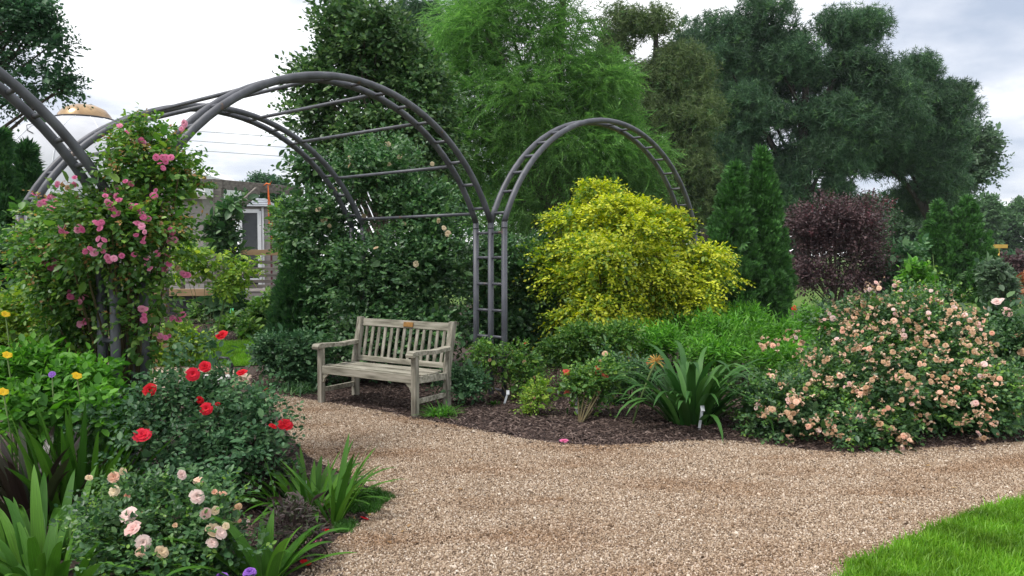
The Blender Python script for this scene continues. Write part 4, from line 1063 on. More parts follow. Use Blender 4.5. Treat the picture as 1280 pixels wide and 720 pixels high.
B = bl(10.3, (488, 350, 98, 70, 10.2, .8), (410, 280, 48, 62, 10.6), (470, 225, 68, 40, 10.6), (545, 330, 46, 70, 10.2), (470, 420, 100, 46, 9.8, .6), (540, 415, 50, 46, 9.8, .6), (390, 215, 26, 24, 10.8), (520, 265, 50, 40, 10.5), (425, 350, 40, 60, 10.4))
BIGROSE = B
t, c_, r_ = flora('climbing_shrub', 'tall dark green rambling shrub with few cream blooms covering the rear arch behind the bench', 'shrub', flr(480, 10.2), B, M['l_rose'], n=5600, m=7, size=.074, twig=.27, nclump=120, rc=(.22, .46), core=.12, corescale=2.0, up=.35, inner=.72, flat=.7, top=.4, wood=M['stem'], woodr=.02, nlimb=26, rough=.5)
for px, py in ((438, 197), (443, 203), (437, 207), (485, 180), (487, 205), (500, 196), (540, 205), (418, 238), (405, 275), (412, 282), (398, 262), (470, 310), (555, 285), (560, 292), (548, 276), (455, 270), (520, 330), (505, 280), (380, 345)):
    flower(t, 'cream', hit(px, py, B, 1.0), .036)
B = bl(9.2, (360, 455, 26, 26), (385, 470, 28, 26), (345, 440, 22, 24), (372, 440, 24, 24))
flora('low_shrub', 'low grey green shrub at the mulch edge left of the bench', 'shrub', flr(368, 9.2), B, M['l_roseblue'], n=1100, m=6, size=.055, twig=.16, nclump=30, rc=(.08, .16), core=.12, wood=M['stem'], woodr=.01, nlimb=8)

# ------------------------------------------------------------------ back left plants
B = bl(12.5, (235, 320, 24, 20), (255, 332, 34, 14), (300, 340, 28, 14), (288, 352, 24, 16), (232, 345, 12, 16), (316, 326, 16, 7), (272, 322, 22, 8))
flora('lime_shrub', 'spreading lime green shrub in front of the deck railing', 'shrub', flr(262, 12.5), B, M['l_lime'], n=480, m=6, size=.075, twig=.2, nclump=30, rc=(.08, .18), core=.04, up=.2, droop=.3, wood=M['greenstem'], woodr=.004, nlimb=10, flat=.5)
B = bl(19.4, (286, 262, 12, 20), (282, 295, 15, 20), (299, 253, 12, 8), (272, 285, 9, 16), (290, 318, 10, 10))
flora('vine', 'broad leaved vine climbing the pergola post', 'climber', flr(285, 19.6), B, M['l_rose'], leaf='oval', n=260, m=4, size=.17, twig=.22, nclump=26, rc=(.1, .22), core=.06, wood=M['stem'], woodr=.02, nlimb=8)
B = bl(18, (288, 378, 20, 14), (275, 372, 14, 10), (300, 392, 12, 8))
flora('broadleaf_plant', 'low plant with big round leaves under the leaning board', 'plant', flr(288, 18), B, M['l_rose'], leaf='oval', n=120, m=3, size=.24, twig=.2, nclump=16, rc=(.1, .2), core=.05)
B = bl(15, (330, 395, 14, 18), (342, 378, 9, 22), (318, 410, 14, 14), (338, 415, 16, 16))
flora('mixed_perennial', 'loose green perennials beside the leaning board, left of the dark conifer', 'plant', flr(332, 15), B, M['l_climb'], n=800, m=6, size=.085, twig=.22, nclump=30, rc=(.1, .22), core=.08, up=.6, wood=M['greenstem'], woodr=.01, nlimb=10)
B = bl(18, (368, 290, 18, 36), (358, 266, 10, 16), (376, 330, 14, 24))
flora('green_shrub', 'mid green shrub behind the deck railing beside the ribbon', 'shrub', flr(356, 17), B, M['l_climb'], n=1000, m=6, size=.11, twig=.3, nclump=30, rc=(.2, .4), core=.12, wood=M['stem'], woodr=.02, nlimb=8)
for px, py, lab in ((285, 414, 'small sprouting green plant in the mulch near the green stake'), (250, 405, 'thin hooped seedling plant in the mulch below the deck'), (306, 425, 'pale green young plant at the lawn strip edge')):
    g = gp(px, py); d = g[1]
    B = bl(d, (px, py - 9, 14, 10), (px + 6, py - 14, 8, 8))
    flora('young_plant', lab, 'plant', g, B, M['l_climb'], n=70, m=5, size=.09, twig=.14, nclump=8, rc=(.05, .1), core=.05, up=.9, wood=M['greenstem'], woodr=.008, nlimb=5)
B = bl(11, (218, 420, 30, 14), (240, 432, 26, 10), (205, 438, 24, 14))
flora('lime_mound', 'low lime green mound at the edge of the back lawn strip', 'plant', flr(220, 11), B, M['l_lime'], n=420, m=6, size=.06, twig=.15, nclump=16, rc=(.08, .14), core=.1, wood=M['greenstem'], woodr=.008, nlimb=6)

# ------------------------------------------------------------------ right background plants
B = bl(23.5, (1122, 330, 22, 18), (1135, 318, 14, 14), (1105, 345, 18, 18), (1125, 358, 20, 14))
flora('viburnum', 'grey green shrub between the purple bush and the conifer pair', 'shrub', flr(1122, 23.5), B, M['l_roseblue'], leaf='oval', n=420, m=6, size=.16, twig=.4, nclump=24, rc=(.2, .35), core=.1, wood=M['stem'], woodr=.02, nlimb=8)
B = bl(20, (1143, 352, 13, 20), (1150, 368, 16, 14))
flora('bright_perennial', 'bright green upright perennial left of the conifer pair', 'plant', flr(1144, 20), B, M['l_fern'], n=260, m=6, size=.14, twig=.3, nclump=12, rc=(.1, .2), core=.1, up=1.2, wood=M['greenstem'], woodr=.012, nlimb=5)
B = bl(24, (1247, 355, 18, 16), (1240, 340, 14, 12), (1256, 366, 14, 10))
flora('grey_shrub', 'silvery grey shrub right of the conifer pair', 'shrub', flr(1247, 24), B, M['l_poplar'], n=420, m=6, size=.12, twig=.3, nclump=16, rc=(.12, .24), core=.1, wood=M['stem'], woodr=.02, nlimb=6)
B = bl(30, (1272, 338, 14, 16), (1282, 322, 10, 14), (1250, 330, 12, 8))
flora('maroon_shrub', 'small dark red shrub at the right edge behind the rusty mound', 'shrub', flr(1272, 30), B, M['l_smoke'], n=420, m=6, size=.12, twig=.3, nclump=16, rc=(.15, .3), core=.1, wood=M['stem'], woodr=.02, nlimb=6)
B = bl(26, (1268, 362, 22, 9), (1282, 356, 14, 9))
flora('rusty_perennial', 'low rusty orange perennials bordering the far lawn at the right edge', 'plant', flr(1268, 26), B, leaf_mat('rusty leaves', [(.22, .08, .04), (.32, .14, .07)], trans=.15), n=380, m=5, size=.12, twig=.25, nclump=14, rc=(.1, .2), core=.1, wood=M['stem'], woodr=.015, nlimb=4)
B = bl(10, (900, 425, 44, 22, 9.6), (960, 442, 54, 26, 9.2), (1008, 418, 26, 24, 10.5), (985, 462, 50, 20, 8.6), (930, 412, 30, 16, 10.6), (890, 455, 40, 20, 9.0), (1035, 420, 24, 20, 10.4), (830, 440, 36, 16, 9.4), (850, 425, 26, 14, 10.2))
flora('feathery_perennial', 'bright green ferny perennials between lily clump and peach rose bush', 'plant', flr(950, 9.6), B, M['l_fern'], leaf='narrow', n=2400, m=9, size=.10, twig=.26, nclump=70, rc=(.09, .18), core=.1, corescale=1.6, up=1.6, droop=.1, wood=M['greenstem'], woodr=.006, nlimb=30, jit=.2)
g = gp(994, 420)
t = thing('magenta_rose', 'single dark red bloom on a leafy stem beyond the bright perennials', 'flower', flr(993, 13))
p = pt(993, 385, 13) - np.array(t.location)
MB().tube([(0, 0, 0), (p[0] * .6, 0, p[2] * .5), p], .008, 5).build('stem', M['greenstem'], t)
flower(t, 'red', pt(993, 385, 13), .05)
V, F = bake('oval', *sprays(np.array([[0, 0, .15], [p[0] * .4, 0, p[2] * .4], [p[0] * .7, 0, p[2] * .6]] * 4), rdir(12), .25, 5, .08)); link('foliage', mesh_np('foliage', V, F, M['l_rose']), t, kind='stuff')
# ------------------------------------------------------------------ peach rose bush at the right
B = bl(7.0, (1110, 470, 110, 62, 7.1, .8), (1160, 425, 76, 50, 7.5, .7), (1000, 512, 68, 42, 6.8, .5), (1085, 405, 62, 36, 7.6, .6), (1205, 500, 62, 52, 6.9, .55), (1065, 532, 62, 28, 6.55, .35), (960, 500, 34, 32, 6.9, .35), (1160, 385, 50, 22, 7.8, .4), (1100, 540, 40, 22, 6.5, .3))
RB = thing_c = flora('rose_bush', 'big sprawling rose bush with peach and faded tan blooms beside the gravel path', 'rose bush', flr(1100, 7.1), B, M['l_rose'], leaf='dia', n=5600, m=7, size=.047, twig=.16, nclump=150, rc=(.10, .27), core=.08, corescale=2.2, up=.3, wood=M['stem'], woodr=.012, nlimb=40, rough=.8,
      extra=[('pale_foliage', M['l_climb'], 'dia', .042, 2400, 7, .15, .3, None), ('spent_blooms', M['spent'], 'oval', .026, 450, 9, .06, .9, None)])[0]
spots = [(1072, 372), (1095, 353), (1098, 360), (1087, 362), (1118, 357), (1124, 363), (1143, 370), (1170, 366), (1182, 368), (1158, 362), (1045, 385), (1037, 392), (1072, 392), (1090, 385), (1085, 395), (1030, 410), (1053, 410), (1060, 405), (1118, 392), (1135, 400), (1105, 404), (952, 432), (960, 428), (966, 432), (985, 425), (995, 422), (1002, 428), (1000, 437), (1067, 437), (1072, 435), (1055, 443), (1100, 425), (1130, 420), (1145, 425), (1150, 422), (1157, 430), (1205, 395), (1212, 400), (1218, 392), (1223, 405), (1226, 412), (1230, 402), (1210, 410), (1216, 415), (1230, 418), (1190, 380), (1195, 385), (1040, 475), (1050, 470), (1035, 480), (1068, 490), (1076, 492), (1082, 488), (1062, 480), (1090, 475), (1120, 470), (1127, 465), (1135, 480), (1145, 490), (1128, 500), (1140, 505), (1165, 470), (1175, 490), (1180, 500), (1192, 505), (1196, 485), (1185, 475), (1215, 505), (1220, 515), (1228, 520), (1236, 500), (1225, 490), (1245, 480), (992, 497), (985, 500), (990, 508), (1000, 500), (983, 515), (988, 522), (1010, 535), (1016, 530), (1023, 538), (1035, 530), (1042, 535), (1040, 542), (1012, 525), (985, 545), (955, 520), (945, 510), (962, 515), (1095, 520), (1100, 530), (1115, 535), (1130, 545), (1132, 555), (1128, 560), (1125, 548), (1110, 510), (1160, 530), (1150, 520), (1200, 530), (1207, 525), (1222, 540), (1230, 548), (1240, 530), (1090, 450), (1110, 455), (1150, 455), (1170, 450), (1230, 455), (1240, 440), (1250, 455), (1218, 440), (1205, 430), (1190, 450), (1062, 510), (1075, 520), (1052, 545), (1020, 470), (1010, 480), (975, 480), (965, 470), (1002, 452)]
spots += [(1041, 398), (1058, 388), (1066, 398), (1080, 378), (1102, 374), (1112, 382), (1128, 380), (1138, 388), (1152, 384), (1164, 378), (1176, 380), (1186, 392), (1198, 404), (1176, 404), (1162, 398), (1148, 410), (1122, 408), (1108, 416), (1092, 410), (1078, 414), (1064, 420), (1046, 424), (1020, 436), (1012, 448), (1224, 428), (1238, 430), (1212, 452), (1200, 466), (1228, 470), (1182, 432), (1166, 420), (1134, 436), (1116, 440), (1086, 436), (1030, 452), (1222, 560), (1236, 470)]
kk = 0; mini = []          # mini_florets: the small spent blooms that crowd each cluster
for px, py in spots:
    key = ['tan', 'tan', 'peach', 'tan', 'palepink', 'tan', 'peach'][kk % 7]
    if (px, py) in ((1100, 353), (1215, 400), (1223, 405), (1226, 412), (1212, 400)) or (py < 372 and kk % 2): key = 'palepink'
    p0 = hit(px, py, B, 1.05)
    for q in range(2 if kk % 5 else 1):
        p = p0 + RNG.normal(size=3) * .030 * (q > 0)
        flower(RB, key, p + norm(CAMP - p) * .06, RNG.uniform(.013, .025), var=int(RNG.choice([0, 1, 2, 3], p=[.35, .2, .3, .15])))
    e = p0 + norm(CAMP - p0) * .03 + RNG.normal(size=(5, 3)) * .036
    mini.append(bake('oval', *sprays(e, norm(rdir(5) + np.array([0, -.6, .6])), .012, 7, .026, 1.0, 0, .5, .6)))
    kk += 1
V, F = join(mini); link('spent_clusters', mesh_np('spent_clusters', V - np.array(RB.location), F, M['spent']), RB, kind='stuff')
B = bl(7.9, (1262, 430, 40, 46, 8.0, .5), (1282, 490, 50, 50, 7.6, .5), (1250, 500, 34, 44, 7.5, .4), (1300, 440, 50, 60, 8.0, .5), (1245, 395, 26, 22, 8.3, .3))
t = flora('rose_bush', 'darker rose bush at the right edge with a few pale pink and cream blooms', 'rose bush', flr(1268, 7.8), B, M['l_rose'], n=2200, m=7, size=.05, twig=.17, nclump=70, rc=(.1, .22), core=.12, corescale=2.6, wood=M['stem'], woodr=.012, nlimb=16, rough=.5)[0]
for px, py, key in ((1250, 376, 'palepink'), (1259, 390, 'palepink'), (1246, 378, 'palepink'), (1273, 421, 'tan'), (1278, 440, 'tan'), (1268, 470, 'tan'), (1258, 500, 'tan'), (1272, 520, 'peach')):
    flower(t, key, hit(px, py, B, 1.0), .048)
# tall cane above the peach bush
a, b = np.array(flr(1180, 9)), pt(1166, 318, 9)
t = thing('rose_cane', 'tall thin cane with sparse leaves standing before the conifer pair', 'plant', a)
pts = [np.zeros(3), (b - a) * (1, 1, .45) * .5 + (0.05, 0, .2), b - a]
MB().tube(pts, [.008, .007, .003], 5).build('stem', M['greenstem'], t)
k = 16; f = RNG.uniform(.55, 1, (k, 1)); P = pts[1] + (pts[2] - pts[1]) * np.clip(f * 2 - 1, 0, 1)
V, F = bake('dia', *sprays(P, norm(rdir(k) * (1, 1, .3)), .2, 5, .065)); link('foliage', mesh_np('foliage', V, F, M['l_climb']), t, kind='stuff')

# ------------------------------------------------------------------ centre bed
t = strap_clump('lily_clump', 'large clump of arching dark green strap leaves with dry orange seed head beside it', 'lily', gp(864, 528), 115, .95, .070, M['strapdeep'], (.7, 1.5), (.9, 2.3), .22, tipbend=1.6, nvar=18)
sc0 = np.array(gp(790, 531)); tp = pt(820, 452, sc0[1] - .1)
sh = thing('seed_head', 'dry orange spidery seed head on a leaning pale stalk before the lily clump', 'flower', sc0)
d_ = tp - sc0
MB().tube([(0, 0, -.02), d_ * (.3, .3, .35), d_ * (.75, .75, .8), d_], [.009, .010, .011, .014], 6).build('stalk', M['greenstem'], sh)
for i in range(34):
    d = norm(RNG.normal(size=3) + np.array([0, 0, .55])); e = d_ + d * .085
    MB().tube([d_, d_ + d * .05, e + (0, 0, -.012)], [.003, .0028, .0015], 3, cap=False).build('floret', noise_mat('dry orange florets', [(.5, .24, .05), (.65, .38, .1)], bump=0) if i == 0 else bpy.data.materials['dry orange florets'], sh)
def rose_small(label, base, B, key, spots, mat=None, n=420, size=.04, canes=8, r=.03, name='rose_bush', **k):
    t = flora(name, label, 'rose bush', base, B, mat or M['l_rose'], **dict(dict(leaf='dia', n=n, m=6, size=size, twig=.13, nclump=26, rc=(.06, .13), core=.05, up=.35, wood=M['stem'], woodr=.008, nlimb=canes, rough=.5), **k))[0]
    for s in spots:
        flower(t, s[2] if len(s) > 2 else key, hit(s[0], s[1], B, 1.0), s[3] if len(s) > 3 else r)
    return t
B = bl(8.35, (612, 446, 20, 13), (640, 455, 28, 18), (660, 470, 18, 18), (600, 470, 12, 14), (648, 440, 20, 9))
rose_small('small green rose bush with faded buds wrapped round the tall post by the bench', gp(640, 503), B, 'coral', [(657, 430, 'coral', .028), (641, 440, 'tan', .02), (655, 452, 'tan', .02), (668, 472, 'tan', .02), (612, 450, 'tan', .02)], M['l_climb'], n=620)
B = bl(8.1, (575, 475, 18, 14), (563, 485, 16, 12), (590, 480, 12, 14))
rose_small('grey leaved low bush at the right leg of the bench', gp(575, 505), B, 'tan', [], M['l_roseblue'], n=420, name='low_bush')
g = gp(667, 519)
B = bl(g[1], (667, 498, 15, 13), (675, 490, 8, 9), (660, 508, 8, 8))
rose_small('little rose plant with yellow bronze leaves in the mulch between post and coral roses', g, B, 'tan', [(664, 505, 'tan', .016), (668, 497, 'tan', .016)], M['l_lime'], n=180, size=.035, name='young_rose', nclump=10)
B = bl(7.55, (740, 478, 26, 18), (722, 480, 16, 16), (762, 470, 20, 16), (745, 498, 24, 12), (712, 500, 10, 8))
rose_small('small rose bush with coral red blooms on a thin leaning cane in the mulch', gp(724, 530), B, 'coral', [(708, 465, 'coral', .032), (746, 464, 'coral', .042), (756, 470, 'coral', .032), (709, 491, 'coral', .036), (750, 453, 'tan', .025), (749, 489, 'tan', .02)], M['l_climb'], n=560)
B = bl(8.2, (785, 465, 26, 16), (800, 480, 20, 16), (770, 485, 18, 12), (765, 445, 18, 9))
rose_small('leafy small bush behind the orange seed head, left of the lily clump', gp(788, 505), B, 'coral', [(809, 455, 'coral', .026), (756, 442, 'tan', .03)], M['l_rose'], n=560, name='low_bush')
B = bl(9.1, (740, 425, 44, 18), (710, 435, 28, 16), (775, 420, 26, 16), (745, 442, 34, 10), (690, 440, 14, 16))
flora('low_bush', 'fine leaved green bush at the foot of the golden shrub', 'shrub', flr(738, 9.1), B, M['l_climb'], n=1500, m=6, size=.042, twig=.14, nclump=40, rc=(.08, .16), core=.1, wood=M['stem'], woodr=.01, nlimb=12)
def grass_clump(name, label, base, n, L, w, mat, sp=.06, up=1.1):
    t = thing(name, label, 'grass clump', base)
    P = np.stack([RNG.normal(size=n) * sp, RNG.normal(size=n) * sp, np.zeros(n)], 1)
    D = norm(np.stack([RNG.normal(size=n), RNG.normal(size=n), np.full(n, up * 1.2)], 1)); V = []; F = []
    for i in range(n):
        l = L * RNG.uniform(.6, 1.15); s = norm(np.cross(D[i], [0, 0, 1]) + 1e-4) * w; k = len(V)
        for j, (f, ww) in enumerate(((0, .8), (.4, 1), (.75, .7), (1, 0))):
            c = P[i] + D[i] * l * f + np.array([D[i][0], D[i][1], -.9]) * l * .38 * f ** 2.2
            V += [c - s * ww, c + s * ww] if j < 3 else [c]
        F += [(k, k + 1, k + 3), (k, k + 3, k + 2), (k + 2, k + 3, k + 5), (k + 2, k + 5, k + 4), (k + 4, k + 5, k + 6)]
    link('blades', mesh_np('blades', np.array(V), np.array(F), mat), t, kind='stuff')
    return t
grass_clump('grass_clump', 'small tufted grass clump in front of the right bench leg', gp(550, 521), 150, .24, .006, M['l_fern'], .05)
grass_clump('grass_clump', 'dark grassy clump at the mulch edge left of the bench', gp(376, 492), 170, .24, .006, M['l_rose'], .08)
grass_clump('weed', 'tiny bright weed in the mulch left of the young rose', gp(617, 507), 26, .10, .012, M['strap'], .02)

# ------------------------------------------------------------------ left: climbing pink rose on the arch foot
B = bl(5.7, (188, 222, 48, 38, 5.62, .3), (150, 292, 72, 50, 5.5, .36), (70, 290, 34, 38, 5.7, .25), (196, 285, 34, 46, 5.55, .26), (184, 378, 20, 58, 5.55, .16), (190, 345, 12, 30, 5.7, .12), (100, 368, 38, 44, 5.75, .2), (170, 180, 32, 20, 5.7, .2), (188, 445, 16, 44, 5.6, .12), (94, 425, 30, 36, 5.8, .2), (222, 236, 16, 24, 5.7, .16), (62, 335, 34, 30, 5.75, .2), (215, 185, 18, 12, 5.6, .12), (45, 262, 18, 14, 5.75, .12))
CL = flora('climbing_rose', 'pink climbing rose smothering the foot of the near metal arches', 'climbing rose', flr(160, 6.0), B, M['l_climb'], leaf='oval', n=2700, m=6, size=.050, twig=.18, nclump=130, rc=(.06, .17), core=.06, corescale=1.9, up=.3, droop=.3, wood=M['stem'], woodr=.010, nlimb=60, rough=1.0,
      extra=[('bronze_tips', leaf_mat('bronze young leaves', [(.16, .10, .035), (.28, .15, .06), (.22, .24, .05)], trans=.3), 'dia', .035, 420, 6, .15, .4, None)])[0]
PK = [(139, 256, 5), (142, 262, 4), (178, 268, 4), (180, 299, 4), (97, 287, 4), (77, 289, 3), (112, 311, 3), (129, 313, 4), (152, 320, 3), (57, 328, 3), (72, 333, 4), (184, 330, 3), (177, 176, 3), (207, 197, 3), (204, 210, 2), (158, 165, 3), (92, 230, 3), (71, 232, 2), (63, 245, 3), (50, 255, 3), (70, 254, 3), (138, 240, 3), (227, 161, 2), (157, 227, 2), (193, 243, 4), (172, 279, 3), (127, 278, 3), (88, 371, 3), (102, 373, 3), (180, 394, 4), (230, 345, 4), (216, 398, 3), (207, 319, 3), (206, 334, 2), (200, 205, 2), (215, 288, 2), (145, 246, 3), (66, 262, 2), (106, 402, 2), (200, 420, 2), (172, 262, 2), (212, 420, 1), (130, 300, 2), (218, 300, 2)]
for px, py, k in PK:
    p0 = hit(px, py, B, 1.03)
    for q in range(k):
        p = p0 + RNG.normal(size=3) * .028 * (q > 0)
        flower(CL, 'pink', p + norm(CAMP - p) * .05, RNG.uniform(.017, .025))
for px, py in ((85, 235), (95, 245), (40, 300), (62, 345), (215, 325), (222, 335), (200, 280), (205, 290), (110, 400), (100, 385), (200, 425), (207, 432), (195, 418), (130, 390)):
    flower(CL, 'tan', hit(px, py, B, 1.0), .022)
# shrubs and perennials of the left bed
B = bl(6.9, (20, 330, 40, 36), (-15, 360, 40, 50), (45, 360, 34, 30))
flora('left_shrub', 'dark glossy shrub at the left edge below the conifers', 'shrub', flr(15, 6.9), B, M['l_rose'], n=1500, m=6, size=.055, twig=.18, nclump=40, rc=(.1, .2), core=.12, wood=M['stem'], woodr=.012, nlimb=12)
B = bl(6.2, (30, 405, 56, 38), (85, 420, 44, 36), (-20, 420, 40, 40), (60, 450, 50, 30, 6.0))
flora('pale_shrub', 'loose yellow green shrub at left under the climbing rose', 'shrub', flr(45, 6.2), B, M['l_lime'], n=1500, m=6, size=.05, twig=.17, nclump=60, rc=(.08, .18), core=.1, wood=M['greenstem'], woodr=.009, nlimb=24, up=.5)
B = bl(5.2, (30, 480, 52, 34), (95, 490, 44, 32), (-25, 490, 40, 40), (60, 520, 60, 24, 5.0), (120, 520, 26, 24, 5.0))
flora('leafy_perennial', 'bright green leafy perennials at left in front of the pale shrub', 'plant', flr(50, 5.2), B, M['l_fern'], leaf='oval', n=1000, m=7, size=.07, twig=.18, nclump=60, rc=(.06, .14), core=.12, corescale=1.8, up=1.0, wood=M['greenstem'], woodr=.007, nlimb=24)
def yellow_lily(label, px, py, d):
    p = pt(px, py, d); g = np.array([p[0] + .03, d + .02, 0])
    t = thing('yellow_flower', label, 'flower', g, 0, 'yellow flowers in the left bed')
    MB().tube([(0, 0, 0), (0, 0, p[2] * .6), p - g], .005, 5).build('stem', M['greenstem'], t)
    me = bpy.data.meshes.get('lily_petals') or rose_mesh('lily_petals', M['p_yellow'], ((3, 1.3, 1.2), (3, 1.2, 1.0)), 9)
    link('petals', me, t, tuple(p - g), (.7, .3, .5), (.022, .022, .012))
yellow_lily('yellow flower at the left edge level with the near arch post top', 7, 393, 5.6)
yellow_lily('yellow flower at the left edge in the middle of three', 9, 444, 5.0)
yellow_lily('lowest yellow flower at the left edge', 4, 490, 4.7)
yellow_lily('yellow orange flower right of the others, close to the post', 96, 470, 4.85)
t = thing('mauve_flower', 'single small mauve flower among the leafy perennials', 'flower', flr(65, 4.9))
p = pt(65, 468, 4.9) - np.array(t.location)
MB().tube([(0, 0, 0), p], .004, 5).build('stem', M['greenstem'], t)
link('petals', rose_mesh('petals', M['p_purple'], ((8, 1, 1.4), (6, .6, .9)), 5), t, tuple(p), (1.0, 0, .3), .02)

# ------------------------------------------------------------------ left foreground
strap_clump('strap_plant', 'bronze purple strap leaved plant at the left edge', 'plant', gp(40, 660), 48, .66, .062, M['strapbronze'], (.8, 1.4), (.3, 1.1), .18)
strap_clump('strap_plant', 'upright green strap leaved plant between bronze plant and red roses', 'plant', gp(100, 640), 74, .70, .062, M['strap'], (.95, 1.5), (.2, .8), .26)
strap_clump('strap_plant', 'broad glossy green strap leaves filling the lower left corner', 'plant', gp(50, 735), 150, .50, .056, M['strap'], (.35, 1.3), (.7, 1.8), .42, nvar=16)
strap_clump('strap_plant', 'broad green strap leaves arching at the bottom edge beside the peach rose', 'plant', np.array([-1.2, 3.62, 0]), 24, .46, .075, M['strap'], (.7, 1.45), (.6, 1.7), .09, tipbend=1.5)
strap_clump('strap_plant', 'bright green strap leaved clump at the path edge behind its lower neighbour', 'plant', gp(390, 632), 90, .40, .045, M['strap'], (.6, 1.45), (.4, 1.3), .24)
strap_clump('strap_plant', 'narrow fan of strap leaves at the gravel edge, front of the clump', 'plant', gp(418, 656), 13, .48, .045, M['strap'], (.9, 1.35), (.15, .6), .03)
# red roses
B = bl(5.1, (235, 545, 84, 48, 5.0, .4), (175, 545, 50, 40, 5.0), (300, 550, 50, 44, 5.0), (250, 480, 50, 36, 5.15), (215, 505, 60, 36, 5.1), (225, 430, 20, 22, 5.2), (285, 515, 52, 34, 5.1), (255, 595, 70, 30, 4.8, .35), (330, 540, 26, 30, 5.0), (310, 470, 18, 22, 5.15), (255, 440, 26, 18, 5.2), (345, 560, 16, 20, 4.95))
RR = flora('rose_bush', 'red rose bush with blue green leaves at the corner of the gravel path', 'rose bush', flr(250, 5.05), B, M['l_roseblue'], leaf='oval', n=1750, m=6, size=.043, twig=.16, nclump=90, rc=(.04, .13), core=.05, corescale=1.8, up=.35, wood=M['stem'], woodr=.009, nlimb=46, rough=1.2)[0]
for px, py, r in ((278, 420, .05), (256, 459, .045), (241, 468, .055), (188, 488, .055), (258, 511, .05), (178, 544, .052), (303, 467, .045), (356, 531, .06), (341, 533, .028), (250, 500, .03), (272, 505, .02)):
    p = hit(px, py, B, 1.06); flower(RR, 'red', p + norm(CAMP - p) * .05, r * .82)
# peach rose in front
B = bl(3.75, (205, 665, 76, 38, 3.75, .25), (150, 650, 40, 40, 3.8), (255, 660, 44, 44, 3.75), (210, 710, 90, 40, 3.6, .22), (150, 610, 22, 20, 3.9), (235, 615, 26, 22, 3.9), (285, 690, 26, 36, 3.65), (190, 630, 40, 24, 3.85))
PR = flora('rose_bush', 'low rose bush with peach and blush blooms at the bottom left', 'rose bush', flr(210, 3.75), B, M['l_rose'], leaf='oval', n=1000, m=6, size=.036, twig=.12, nclump=70, rc=(.03, .09), core=.06, corescale=1.5, up=.4, wood=M['greenstem'], woodr=.005, nlimb=50, rough=1.2,
      extra=[('young_foliage', M['l_climb'], 'oval', .03, 260, 6, .11, .6, None)])[0]
for px, py, r, key, v in ((142, 597, .026, 'peach', 1), (153, 590, .022, 'cream', 1), (143, 614, .026, 'cream', 0), (111, 598, .018, 'cream', 1), (160, 618, .02, 'peach', 3), (226, 594, .028, 'palepink', 1), (248, 601, .026, 'peach', 0), (246, 621, .032, 'palepink', 0), (257, 641, .03, 'palepink', 1), (269, 638, .022, 'cream', 1), (161, 644, .034, 'palepink', 0), (166, 661, .032, 'palepink', 2), (179, 678, .034, 'palepink', 0), (175, 691, .026, 'peach', 1), (202, 690, .032, 'cream', 2), (219, 658, .018, 'tan', 3), (267, 663, .034, 'cream', 0), (275, 666, .034, 'palepink', 2), (265, 679, .03, 'palepink', 0), (282, 658, .018, 'cream', 1), (278, 618, .02, 'peach', 1), (268, 617, .018, 'peach', 3), (297, 634, .022, 'tan', 0), (301, 652, .012, 'peach', 3), (310, 651, .012, 'palepink', 3), (178, 643, .014, 'tan', 3)):
    p = hit(px, py, B, 1.15); flower(PR, key, p + norm(CAMP - p) * .03, r, var=v)
# purple low plant, moss mat, violets, fallen petals
B = bl(3.95, (365, 655, 26, 20), (345, 680, 20, 20), (385, 680, 22, 16), (355, 620, 16, 16, 4.3))
flora('purple_plant', 'low purple leaved plant between strap leaves and gravel', 'plant', flr(368, 3.95), B, M['l_purple'], leaf='narrow', n=150, m=7, size=.05, twig=.09, nclump=20, rc=(.04, .08), core=.1, up=.5)
B = bl(5.0, (335, 585, 20, 14), (345, 600, 16, 12))
flora('purple_plant', 'dark purple plant under the red roses at the path edge', 'plant', flr(338, 4.85), B, M['l_purple'], leaf='narrow', n=160, m=7, size=.06, twig=.11, nclump=12, rc=(.04, .08), core=.1, up=.5)
def mat_patch(label, px, py, rx, ry, n):
    g = gp(px, py); e = gp(px + rx, py) - g; f = gp(px, py - ry) - g
    a = RNG.random(n) * 6.283; r = RNG.random((n, 1)) ** .5 * (.85 + .15 * np.sin(5 * a))[:, None]
    P = np.cos(a)[:, None] * r * np.linalg.norm(e) * np.array([1, 0, 0]) + np.sin(a)[:, None] * r * np.linalg.norm(f) * np.array([0, 1, 0]) + np.array([0, 0, .01])
    V, F = bake('blade', P, norm(RNG.normal(size=(n, 3)) * .6 + np.array([0, 0, 1])), rdir(n), RNG.uniform(.02, .05, n))
    o = link('moss_mat', mesh_np('moss_mat', V, F, M['matgrass']), None, tuple(g), kind='stuff'); o['label'] = label
mat_patch('dark green moss mat creeping onto the gravel by the strap leaves', 458, 629, 34, 17, 3600)
mat_patch('small moss tuft at the foot of the narrow strap fan', 432, 662, 16, 8, 900)
for px, py, lab in ((312, 716, 'violet pompom flower at the bottom edge, right one'), (277, 722, 'violet pompom flower at the bottom edge, left one')):
    p = pt(px, py, 3.45); t = thing('violet_flower', lab, 'flower', np.array([p[0], p[1], 0]), 0, 'violet flowers at the bottom edge')
    MB().tube([(0, 0, 0), (0, 0, p[2])], .004, 5).build('stem', M['greenstem'], t)
    link('petals', bpy.data.meshes.get('violet_petals') or rose_mesh('violet_petals', M['p_purple'], ((11, 1, 1.5), (11, 1, 1.0), (9, .95, .6), (6, .9, .25)), 7), t, (0, 0, p[2]), (.3, 0, 0), .028)
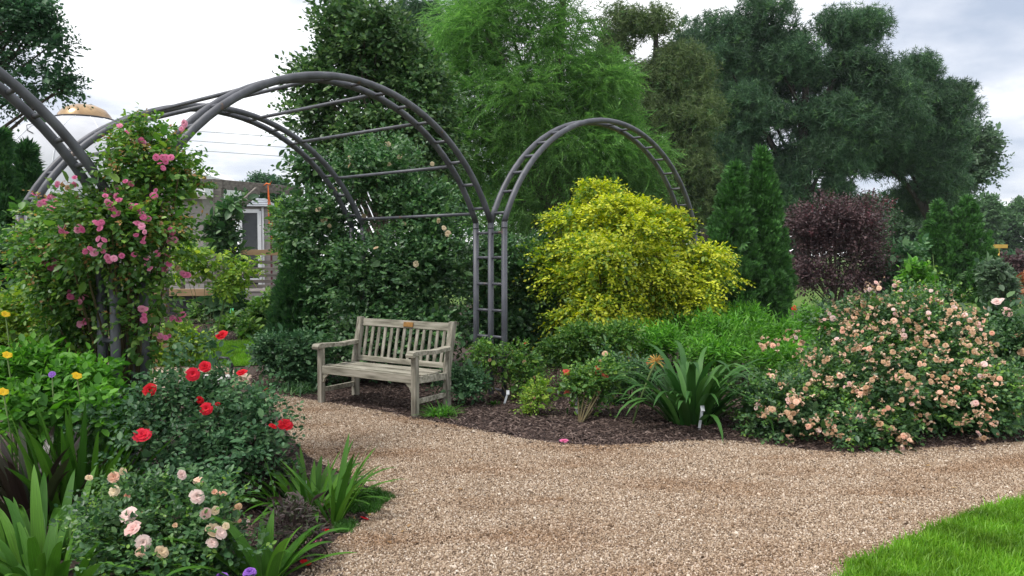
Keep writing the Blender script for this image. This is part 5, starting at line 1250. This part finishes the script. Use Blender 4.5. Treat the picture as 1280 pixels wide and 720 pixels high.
PT = [(455, 648, 'red petal on the gravel at the moss mat edge', 'p_red'), (408, 663, 'red petal in the mulch under the narrow strap fan', 'p_red'), (398, 678, 'pink petal on the mulch left of the gravel edge', 'p_pink'), (382, 703, 'dark red petal lowest on the mulch by the gravel', 'p_red'), (705, 551, 'bright pink petal on the path edge before the coral roses', 'p_pink'), (333, 487, 'red petal on the path behind the red rose bush', 'p_red')]
for i, (px, py, lab, mt) in enumerate(PT):
    me = rose_mesh('petal', M[mt], ((4, 1, 1.35), (3, .7, .9)), 20 + i)
    o = link('petal', me, None, tuple(gp(px, py, .025)), (RNG.uniform(-.4, .4), RNG.uniform(-.4, .4), RNG.random() * 6), .026 if py > 600 else .034)
    tag(o, lab, 'petal', 'fallen petals')
tw = MB(); tw.tube([(-.05, 0, .01), (0, .008, .014), (.05, -.004, .01)], .004, 5)
tag(tw.build('twig', M['bark'], loc=tuple(gp(488, 671))), 'small brown twig on the gravel right of the petals', 'twig')
# dry leaves blown onto the gravel
k = 90; q = [gp(x, y) for x, y in zip(RNG.uniform(420, 1230, k), 552 + 120 * RNG.random(k) ** 2.4)] + [gp(x, y) for x, y in zip(RNG.uniform(400, 520, 24), RNG.uniform(520, 700, 24))]
q = np.array(q) + np.array([0, 0, .02])
V, F = bake('dia', q, norm(RNG.normal(size=(len(q), 3)) * (1, 1, .15)), norm(RNG.normal(size=(len(q), 3)) * .3 + np.array([0, 0, 1])), RNG.uniform(.02, .05, len(q)))
o = link('leaf_litter', mesh_np('leaf_litter', V, F, leaf_mat('dry leaves', [(.10, .05, .02), (.22, .12, .05), (.30, .2, .09)], trans=.1, gain=1.0)), kind='stuff'); o['label'] = 'dry leaves blown onto the gravel path'

# ------------------------------------------------------------------ air
hz = bpy.data.materials.new('thin summer haze'); hz.use_nodes = True
hn = hz.node_tree.nodes; hn.remove(hn['Principled BSDF'])
pv_ = hn.new('ShaderNodeVolumePrincipled'); pv_.inputs['Color'].default_value = (.80, .87, .97, 1); pv_.inputs['Density'].default_value = HAZE
hz.node_tree.links.new(pv_.outputs[0], hn['Material Output'].inputs['Volume'])
MB().box((0, 55, 12), (420, 190, 26)).build('haze', hz, kind='stuff')
